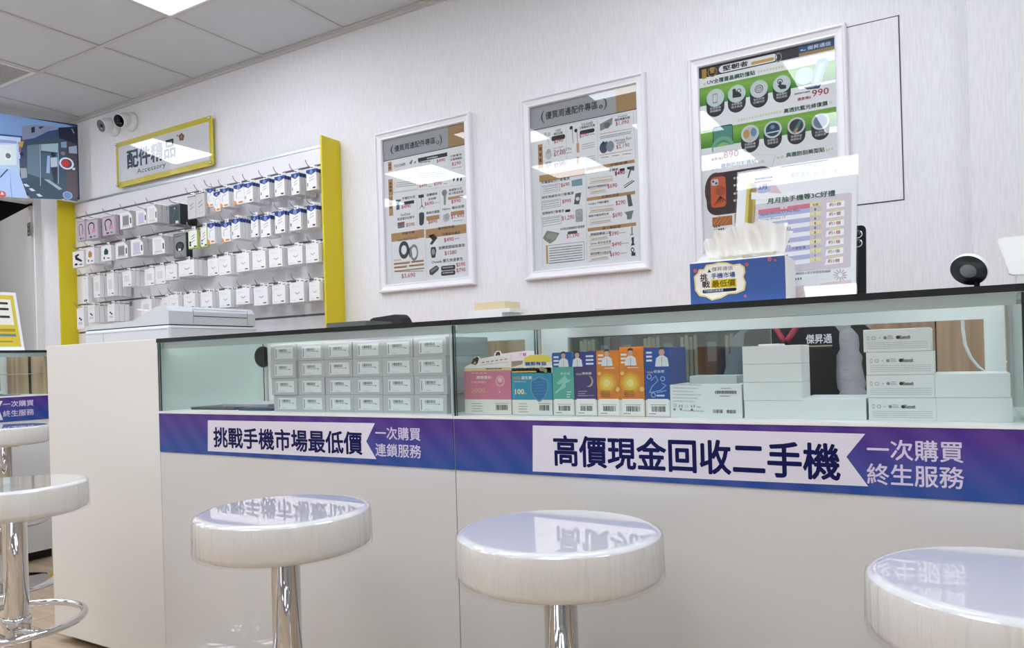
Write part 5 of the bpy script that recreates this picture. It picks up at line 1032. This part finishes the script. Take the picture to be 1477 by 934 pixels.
for i in range(7):
    y0 = 318 + 60 * i; p.P([(632, y0 + 4), (748 - 1.5 * i, y0 - 12), (748 - 1.5 * i, y0 + 28), (632 - 2 * i, y0 + 45)], '#f7f7f9', 2); p.T(f'約{2 if i == 6 else 1}個', 650 - 1.5 * i, y0 + 30, 724 - 1.5 * i, y0 + 20, 22, '#a8443c', 3, .01); p.P([(655 - 1.5 * i, y0 - 10), (735 - 1.5 * i, y0 - 22), (735 - 1.5 * i, y0 - 8), (655 - 1.5 * i, y0 + 6)], '#e3dcae', 3); dashes(p, 662, y0 - 2, 728, y0 - 13, 7, '#7a6a52')
p.T('掃描加入官方帳號登錄抽獎', 435, 785, 658, 762, 16, '#55565c', 2, 0); dashes(p, 430, 812, 480, 806, 14, '#77787c'); p.R(492, 800, 590, 880, '#eef0f2', 2)
for i in range(12):
    a = R(30 * i); c = (720, 785); p.L(c[0] + 16 * math.cos(a), c[1] + 14 * math.sin(a), c[0] + 44 * math.cos(a), c[1] + 38 * math.sin(a), 4, '#9a9aa0' if i % 2 else '#c9a07a', 2)
p.P([(560, 842), (792, 815), (790, 905), (420, 940), (420, 860)], '#ecd2d8', 1); p.R(610, 850, 780, 878, '#f6eff2', 2, .3); dashes(p, 625, 870, 770, 855, 9, '#b06a72')
p.build('printed_sheet', t)

# phone on a stand behind the sign
t = thing('phone_stand', 'dark phone display stand peeping out right of the leaning sign', 'phone stand', (-.19, 1.71, CT))
MB().box(-.235, -.140, 1.66, 1.76, CT, CT + .012, mat('stand_grey', '#6b6e70', .3), .003).build('base', t)
m = MB(); m.M = Matrix.Translation((-.19, 1.685, CT + .012)) @ Matrix.Rotation(R(-14), 4, 'X'); m.box(-.008, .008, .012, .02, 0, .09, mat('stand_grey')); m.build('support', t)
o = bpy.data.objects.new('mobile_phone', None); COL.objects.link(o); o.location = (-.19, 1.67, CT + .012); tag(o, 'black mobile phone standing behind the leaning sign', 'phone')
m = MB(); m.M = Matrix.Translation((-.19, 1.675, CT + .0125)) @ Matrix.Rotation(R(-14), 4, 'X'); m.prism(rrect(-.037, 0, .037, .155, .01), 'y', 0, .008, BLACK); m.build('phone_body', o)
m = MB(); m.M = Matrix.Translation((-.19, 1.675, CT + .0125)) @ Matrix.Rotation(R(-14), 4, 'X')
for z in (.135, .115): m.lathe([(.0001, -.003), (.008, -.003), (.0085, 0)], mat('lens_black'), (.022, 0, z), 20, 'y').lathe([(.007, -.0031), (.0085, -.0035), (.009, 0)], CHROME, (.022, 0, z), 20, 'y')
m.build('camera_lens', o)

# round charging stand
c = onY(1397, 390, 1.55); t = thing('charging_stand', 'tilted round white and black charging stand on the right counter', 'charging stand', (c.x + .012, 1.57, CT))
nv_ = Vector((-.30, -.78, -.52)).normalized(); qm = nv_.to_track_quat('Z', 'Y').to_matrix().to_4x4(); qm.translation = c
m = MB(); m.M = qm; m.lathe([(.0001, -.012), (.026, -.012), (.0295, -.009), (.0305, -.003), (.0295, .0)], WHITEP, n=40).lathe([(.0295, 0), (.0285, .0015), (.0001, .002)], BLACK, n=40); m.build('charging_disc', t)
m = MB(); m.M = qm; m.lathe([(.0001, .0026), (.013, .0026), (.0132, .0021)], mat('stand_grey'), n=28); m.build('centre_pad', t)
e = onY(1409, 404, 1.56); NV = mat('stand_navy', '#15172a', .3)
MB().tube([(c.x + .012, 1.545, c.z + .006), (e.x, 1.556, c.z - .004), (e.x, 1.562, c.z - .02), (e.x, 1.57, CT + .006)], .0048, NV, 12).build('stem', t); MB().lathe([(.0001, CT), (.03, CT), (.03, CT + .004), (.02, CT + .007), (.0001, CT + .007)], NV, (e.x, 1.575, 0), 32).build('base', t)

# white square device at the right edge
a = onY(1438, 344, 1.58); b = onY(1456, 397, 1.58)
t = thing('desktop_device', 'white square device with round ring, cut by the right photo edge', 'device', (a.x + .09, 1.6, CT))
w = .185; poly = [(a.x, a.z), (a.x + w, a.z), (a.x + w - .02, b.z), (b.x, b.z)]
rp = rrect(0, 0, 1, 1, .07); P4 = lambda u, v: ((b.x * (1 - u) + (a.x + w - .02) * u) * (1 - v) + (a.x * (1 - u) + (a.x + w) * u) * v, b.z + (a.z - b.z) * v)
m = MB(); m.prism([P4(u, v) for u, v in rp], 'y', 1.57, 1.60, mat('device_white', '#fcfcfb', .2)); m.build('body', t)
cc = P4(.5, .62); MB().lathe([(.040, 1.5695), (.0415, 1.568), (.043, 1.5695)], mat('stand_grey2', '#c9cac9', .3), (cc[0], 0, cc[1] - .004), 44, 'y').build('ring', t)
MB().box(b.x + .01, a.x + w - .03, 1.572, 1.63, CT, b.z + .002, mat('device_foot', '#dfe0de', .3), .002).build('foot', t)

# papers and boxes on the left of the right counter, seen just above its edge
def top_box(name, label, cat, q, Y, y1, z0, mt, mt2=None, g=None):
    a, b = onY(q[0], q[2], Y), onY(q[1], q[2], Y); z1 = onY((q[0] + q[1]) / 2, q[2], Y).z
    o = MB().box(a.x, b.x, Y, y1, z0, z1, mt, mats={'u': mt2 or mt, 'd': mt2 or mt}).build(name, None, ((a.x + b.x) / 2, Y, z0)); return tag(o, label, cat, g), z1
PAGE = mat('page_cream', '#e0d0a8', .7)
o, z = top_box('flat_box', 'white flat box under the two books on the counter', 'box', (672, 724, 452), 1.60, 1.70, CT, CARD)
o, z = top_box('book', 'white book between the flat box and the cream book', 'book', (676, 735, 446), 1.60, 1.69, z, WHITEP, mat('book_white', '#dcdcdc', .4), 'books stacked on the counter')
o, z = top_box('book', 'cream book on top of the small stack on the counter', 'book', (684, 728, 435.5), 1.605, 1.68, z, PAGE, mat('book_cover', '#e6ddc4', .4), 'books stacked on the counter')
o, z = top_box('paper_stack', 'low stack of white paper lying on the counter beneath the middle poster', 'paper', (776, 858, 446.5), 1.62, 1.80, CT, CARD)
o, z = top_box('flat_case', 'grey flat case lying on the left counter below the yellow board', 'case', (471, 527, 464), 1.66, 1.78, CT, mat('case_grey', '#5d6062', .4))

# sign on the far counter
O = onX(36, 508, -3.98); O.z = 1.045; TH2 = R(14); V2 = Vector((-math.sin(TH2), 0, math.cos(TH2))); N2 = YU.cross(V2)
t = thing('counter_sign', 'white framed yellow price sign leaning on the far left counter', 'sign', (-4.0, O.y - .11, 1.045))
def slab2(u0, v0, u1, v1, n0, n1, mt):
    vs = [O + YU * u + V2 * v + N2 * n for n in (n0, n1) for u, v in ((u0, v0), (u1, v0), (u1, v1), (u0, v1))]
    return MB().add(vs, [(3, 2, 1, 0), (4, 5, 6, 7), (0, 1, 5, 4), (1, 2, 6, 5), (2, 3, 7, 6), (3, 0, 4, 7)], mt)
slab2(-.215, 0, 0, .30, -.008, 0, WHITEP).build('frame', t)
MB().box(O.x - .09, O.x - .004, O.y - .16, O.y - .05, 1.045, 1.049, WHITEP).build('foot', t)
p = Print(O, YU, V2, .0003); p.rect(-.200, .018, -.014, .284, '#dcc84a', 1); p.rect(-.196, .13, -.030, .262, '#f0eee2', 2)
for i, v in enumerate((.235, .205, .165)): p.rect(-.19, v, -.045, v + .012, '#3a3a3c', 3); p.rect(-.15, v, -.135, v + .012, '#f0eee2', 4); p.rect(-.10, v, -.09, v + .012, '#f0eee2', 4)
p.rect(-.19, .095, -.03, .11, '#b39a2c', 3); p.rect(-.19, .07, -.03, .084, '#6f8f86', 3); p.rect(-.19, .04, -.05, .048, '#b39a2c', 3)
p.build('printed_sheet', t)
# brochures inside the far counter
for i in range(3):
    o = MB().box(-4.12 + .02 * i, -3.98 + .02 * i, 1.70 - .05 * i, 1.93 - .05 * i, .823 + .004 * i, .8268 + .004 * i, mat('brochure_far%d' % i, ('#7d7a8a', '#a5a2ac', '#8d8796')[i], .25)).build('brochure', None, (-4.05, 1.8, .823)); tag(o, f'brochure lying in the far left counter, {("lowest", "middle", "topmost")[i]} of the loose pile', 'brochure', 'brochures in the far counter')

# ================================================================== COPIER
CPM, CPL = mat('copier_grey', '#dfe3e6', .45), mat('copier_lid', '#d3d9dd', .45); LN = mat('copier_gap', '#2c3033', .5)
X0, X1, Y0, Y1 = -3.66, -3.0, 2.07, 2.565
t = thing('copier', 'pale grey copier standing behind the cream cabinet', 'copier', ((X0 + X1) / 2, (Y0 + Y1) / 2, 0))
m = MB(); m.box(X0, X1, Y0, Y1, .06, 1.127, CPM, .012); m.box(X0 + .05, X1 - .05, Y0 + .05, Y1 - .05, 0, .06, BLACK); m.build('body', t)
m = MB(); m.prism([(X0 + .004, 1.1305), (X1 - .004, 1.1305), (X1 - .004, 1.19), (X1 - .03, 1.214), (-3.09, 1.214), (-3.27, 1.158), (X0 + .004, 1.150)], 'y', Y0 + .006, Y1 - .012, CPL); m.build('document_lid', t)
MB().box(X0 + .008, X1 - .008, Y0 + .010, Y1 - .02, 1.1268, 1.1308, LN).build('lid_gap', t)
m = MB(); m.M = Matrix.Translation((-3.24, 0, 1.196)) @ Matrix.Rotation(R(9), 4, 'Y'); m.box(-.13, .13, Y0 + .09, Y1 - .1, 0, .006, CPM, .002); m.build('paper_tray', t)
m = MB(); y0, y1, za, zb = 2.20, 2.505, 1.135, 1.202
for (a, b, c, d) in ((y0, y0 + .002, za, zb), (y1, y1 + .002, za, zb), (y0, y1, zb - .002, zb)): m.box(X1 - .0045, X1 - .0032, a, b, c, d, mat('copier_line', '#8f979c', .5))
m.box(X1 - .0045, X1 - .0032, y0, y1, 1.168, 1.1715, LN); m.build('side_panel', t)
m = MB(); LG = mat('copier_line')
m.box(X0 + .01, X1 - .01, Y0 - .0008, Y0 + .002, 1.108, 1.1095, LG).box(X1 - .002, X1 + .0008, Y0 + .01, Y1 - .01, 1.112, 1.1135, LG).box(-3.50, -3.498, Y0 - .0008, Y0 + .002, .9, 1.108, LG)
for z in (.3, .5, .7, .9): m.box(X0 + .02, X1 - .02, Y0 - .001, Y0 + .002, z, z + .003, LG)
m.build('panel_seam', t)

# ================================================================== STAFF AND CHAIRS BEHIND THE COUNTER
def skin_mesh(name, V_, E_, rad, mt, parent=None, loc=(0, 0, 0), lev=1, root=0):
    me = bpy.data.meshes.new(name); base = wloc(parent) if parent else Vector(loc)
    me.from_pydata([tuple(Vector(v) - base) for v in V_], E_, []); o = bpy.data.objects.new(name, me); COL.objects.link(o)
    s = o.modifiers.new('s', 'SKIN'); s.use_smooth_shade = True
    for i, r in enumerate(rad): q = me.skin_vertices[0].data[i]; q.radius = (r, r) if not isinstance(r, tuple) else r; q.use_root = i == root
    u = o.modifiers.new('u', 'SUBSURF'); u.levels = lev; u.render_levels = lev
    bpy.context.view_layer.update(); dg = bpy.context.evaluated_depsgraph_get(); nm = bpy.data.meshes.new_from_object(o.evaluated_get(dg))
    bpy.data.objects.remove(o); nm.materials.clear(); nm.materials.append(mt); nm.polygons.foreach_set('use_smooth', [True] * len(nm.polygons))
    o = bpy.data.objects.new(name, nm); COL.objects.link(o); o.parent = parent
    if not parent: o.location = base
    return o
BKC = mat('chair_black', '#101012', .6)
def chair(label, x, y, rz):
    t = thing('office_chair', label, 'chair', (0, 0, 0), 'black office chairs behind the counter')
    MB().box(-.22, .22, -.21, .21, .42, .485, BKC, .025).build('seat', t)
    m = MB(); m.prism(rrect(-.20, .60, .20, 1.02, .09), 'y', .205, .245, BKC); m.build('backrest', t); MB().tube([(0, .1, .42), (0, .26, .43), (0, .275, .5), (0, .255, .66)], .014, BLACK, 8).build('back_support', t)
    MB().lathe([(.025, .42), (.025, .10), (.03, .10), (.03, .04), (.0001, .04)], CHROME, n=16).build('gas_column', t)
    for i in range(5):
        a = 2 * math.pi * i / 5 + .3; m = MB().tube([(0, 0, .11), (.14 * math.cos(a), .14 * math.sin(a), .085), (.255 * math.cos(a), .255 * math.sin(a), .062)], [.022, .018, .013], BLACK, 8); L_ = m.build('leg', t)
        MB().sphere((.26 * math.cos(a), .26 * math.sin(a), .028), .028, BLACK, 10, 8).build('caster', L_)
    t.location = (x, y, 0); t.rotation_euler.z = rz; return t
PX, PYY = -.40, 2.20
ch = chair('black office chair under the seated person', PX, 2.29, 0)
ch2 = dup(ch, (-1.80, 2.18, .075), 'empty black office chair, only its rounded back showing above the left counter')
ch2.location = (-2.10, 2.18, 0); ch2.rotation_euler.z = -.45
for c in ch2.children:   # seat cranked up
    if c.name.split('.')[0] in ('seat', 'backrest', 'back_support', 'gas_column'): c.location.z += .10
per = thing('person', 'person sitting behind the counter in dark vest, red collar and grey sleeves', 'person', (PX, 2.25, 0))
SKIN = mat('skin', '#d9ab8e', .55)
def P3(x, y, z): return (PX + x, y, z)
Vb = [P3(0, 2.30, .58), P3(0, 2.29, .72), P3(0, 2.27, .86), P3(0, 2.26, .96), P3(0, 2.255, 1.04), P3(0, 2.24, 1.10), P3(0, 2.225, 1.16), P3(0, 2.228, 1.23), P3(0, 2.235, 1.275)]
Rb = [.125, .115, .125, .105, .052, .055, .075, .082, .055]; Eb = [(i, i + 1) for i in range(8)]
def chain(start, pts, rad):
    k = start
    for p_, r in zip(pts, rad): Vb.append(p_); Rb.append(r); Eb.append((k, len(Vb) - 1)); k = len(Vb) - 1
    return k
arms = {}
for s in (-1, 1):
    a = [P3(s * .105, 2.26, .985), P3(s * .135, 2.25, .955), P3(s * .158, 2.19, .83), P3(s * .172, 2.15, .745), P3(s * .155, 2.05, .73), P3(s * .135, 1.98, .725)]
    k = chain(3, a, [.038, .034, .030, .030, .028, .024]); arms[s] = a
    pk = chain(k, [P3(s * .128, 1.945, .722)], [.03])
    for f in range(4):
        o_f = -.026 + .0175 * f; ln = (.026, .032, .029, .022)[f]; x_ = s * .125 + o_f
        chain(pk, [P3(x_, 1.918, .722), P3(x_, 1.918 - ln, .712), P3(x_, 1.912 - 1.6 * ln, .694)], [.0095, .0085, .007])
    chain(pk, [P3(s * .125 - s * .036, 1.945, .712), P3(s * .125 - s * .05, 1.925, .702), P3(s * .125 - s * .052, 1.905, .694)], [.011, .0095, .0075])
    chain(0, [P3(s * .09, 2.27, .555), P3(s * .11, 2.12, .565), P3(s * .12, 1.985, .55), P3(s * .12, 1.995, .33), P3(s * .12, 2.01, .09), P3(s * .13, 1.93, .045)], [.085, .075, .062, .052, .036, .03])
chain(6, [P3(0, 2.15, 1.165)], [.014])
skin_mesh('body', Vb, Eb, Rb, SKIN, per)
for s in (-1, 1):
    MB().sphere(P3(s * .03, 2.152, 1.19), .011, mat('eye_white', '#e8e8e6', .3), 12, 8).sphere(P3(s * .03, 2.1435, 1.19), .0055, BLACK, 10, 8).build('eye', per)
    MB().sphere(P3(s * .08, 2.24, 1.18), .022, SKIN, 12, 8, (.4, .7, 1.1)).build('ear', per)
MB().box(PX - .024, PX + .024, 2.148, 2.156, 1.132, 1.138, mat('lips', '#a85a50', .5), .002).build('mouth', per)
m = MB(); vs = []; HR = mat('hair_black', '#171313', .5)
for i in range(24):
    for j in range(10):
        a = 2 * math.pi * i / 24; b = R(8 + 82 * j / 9 + (18 if math.sin(a) > -.2 else -16)); vs.append(P3(.089 * math.sin(b) * math.cos(a), 2.236 + .098 * math.sin(b) * math.sin(a), 1.2 + .1 * math.cos(b)))
m.add(vs, [[i * 10 + j, ((i + 1) % 24) * 10 + j, ((i + 1) % 24) * 10 + j + 1, i * 10 + j + 1] for i in range(24) for j in range(9)] + [[i * 10 for i in range(24)]], HR, True); m.build('hair', per)
VEST = mat('vest_navy', '#0c0d16', .75, spec=.2); GRS = noise_bump(mat('sleeve_grey', '#9a9a9e', .85, spec=.2), (30, 30, 90), .5, .006); REDC = mat('collar_red', '#a3203a', .6); DNM = mat('trousers_dark', '#14151a', .8)
sec = [(.56, .152, .125, 2.30), (.66, .150, .120, 2.295), (.76, .150, .118, 2.285), (.86, .152, .122, 2.27), (.93, .150, .118, 2.262), (.985, .138, .10, 2.258), (1.02, .09, .078, 2.256), (1.045, .066, .066, 2.254)]
vs = []; n = 40
for z, rx, ry, cy in sec:
    for i in range(n): a = 2 * math.pi * i / n; vs.append((PX + rx * math.cos(a), cy + ry * math.sin(a), z + .003 * math.sin(5 * a + 20 * z)))
m = MB().add(vs, [[j * n + i, j * n + (i + 1) % n, (j + 1) * n + (i + 1) % n, (j + 1) * n + i] for j in range(len(sec) - 1) for i in range(n)] + [list(range(n))], VEST, True); vest = m.build('vest', per)
def vy(x, z):   # front of the vest
    for k in range(len(sec) - 1):
        if sec[k][0] <= z <= sec[k + 1][0]:
            f = (z - sec[k][0]) / (sec[k + 1][0] - sec[k][0]); rx, ry, cy = (sec[k][q] * (1 - f) + sec[k + 1][q] * f for q in (1, 2, 3)); return cy - ry * math.sqrt(max(0, 1 - (x / rx) ** 2))
    return 2.2
m = MB()
for s in (-1, 1):
    pts = [(PX + .004 * s + s * .052 * f, vy(.052 * f, .955 + .085 * f) - .004, .955 + .085 * f) for f in [i / 8 for i in range(9)]]; m.tube(pts, .008, REDC, 8)
m.build('collar', vest)
MB().tube([(PX, vy(0, z) - .002, z) for z in [.58 + .37 * i / 10 for i in range(11)]], .0025, mat('zip_grey', '#3a3b42', .4, .6), 6).build('zip', vest)
yb = vy(.045, .955) - .003
p = Print((0, yb - .003, 0), XU, ZU, .0003); p.text('傑昇通', PX + .052, .946, PX + .118, .972, '#e6e6ea', 1, .02); p.rect(PX + .054, .938, PX + .118, .9415, '#b9a878', 1); p.rect(PX + .048, .933, PX + .122, .977, '#0e1020', 0); p.build('chest_lettering', vest)
for s in (-1, 1):
    a = [Vector(q) for q in arms[s]]; pts = []; rr = []
    for i in range(len(a) - 1):
        for j in range(7):
            f = j / 7; pts.append(a[i].lerp(a[i + 1], f)); k = i + f; base_r = (.040, .037, .034, .034, .034, .032)[i] * (1 - f) + (.040, .037, .034, .034, .034, .032)[i + 1] * f
            rr.append(base_r + .0025 * math.sin(k * 14) + .0015 * math.sin(k * 23))
    MB().tube(pts, rr, GRS, 20).build('sleeve', per)
    hp = [Vector(P3(s * .085, 2.28, .56)), Vector(P3(s * .11, 2.12, .568)), Vector(P3(s * .12, 1.985, .553)), Vector(P3(s * .12, 1.975, .48)), Vector(P3(s * .12, 1.99, .3)), Vector(P3(s * .12, 2.005, .1))]
    MB().tube(hp, [.10, .087, .076, .074, .066, .058], DNM, 20).build('trouser_leg', per)
    MB().sphere(P3(s * .125, 1.965, .04), .05, BLACK, 16, 10, (.85, 1.9, .8)).build('shoe', per)

# ================================================================== LIGHT, EXPOSURE
w = bpy.data.worlds.new('world'); SC.world = w; w.use_nodes = True
w.node_tree.nodes['Background'].inputs[0].default_value = (.9, .95, 1, 1); w.node_tree.nodes['Background'].inputs[1].default_value = .3
SC.view_settings.view_transform = 'Standard'; SC.view_settings.look = 'None'; SC.view_settings.gamma = 1; SC.view_settings.use_curve_mapping = False
SC.view_settings.exposure = 0.4
SC.cycles.use_denoising = True; SC.cycles.max_bounces = 10; SC.cycles.diffuse_bounces = 5; SC.cycles.glossy_bounces = 5; SC.cycles.transparent_max_bounces = 24; SC.cycles.transmission_bounces = 6
SC.cycles.caustics_reflective = False; SC.cycles.caustics_refractive = False; SC.cycles.sample_clamp_indirect = 6; SC.cycles.blur_glossy = 0
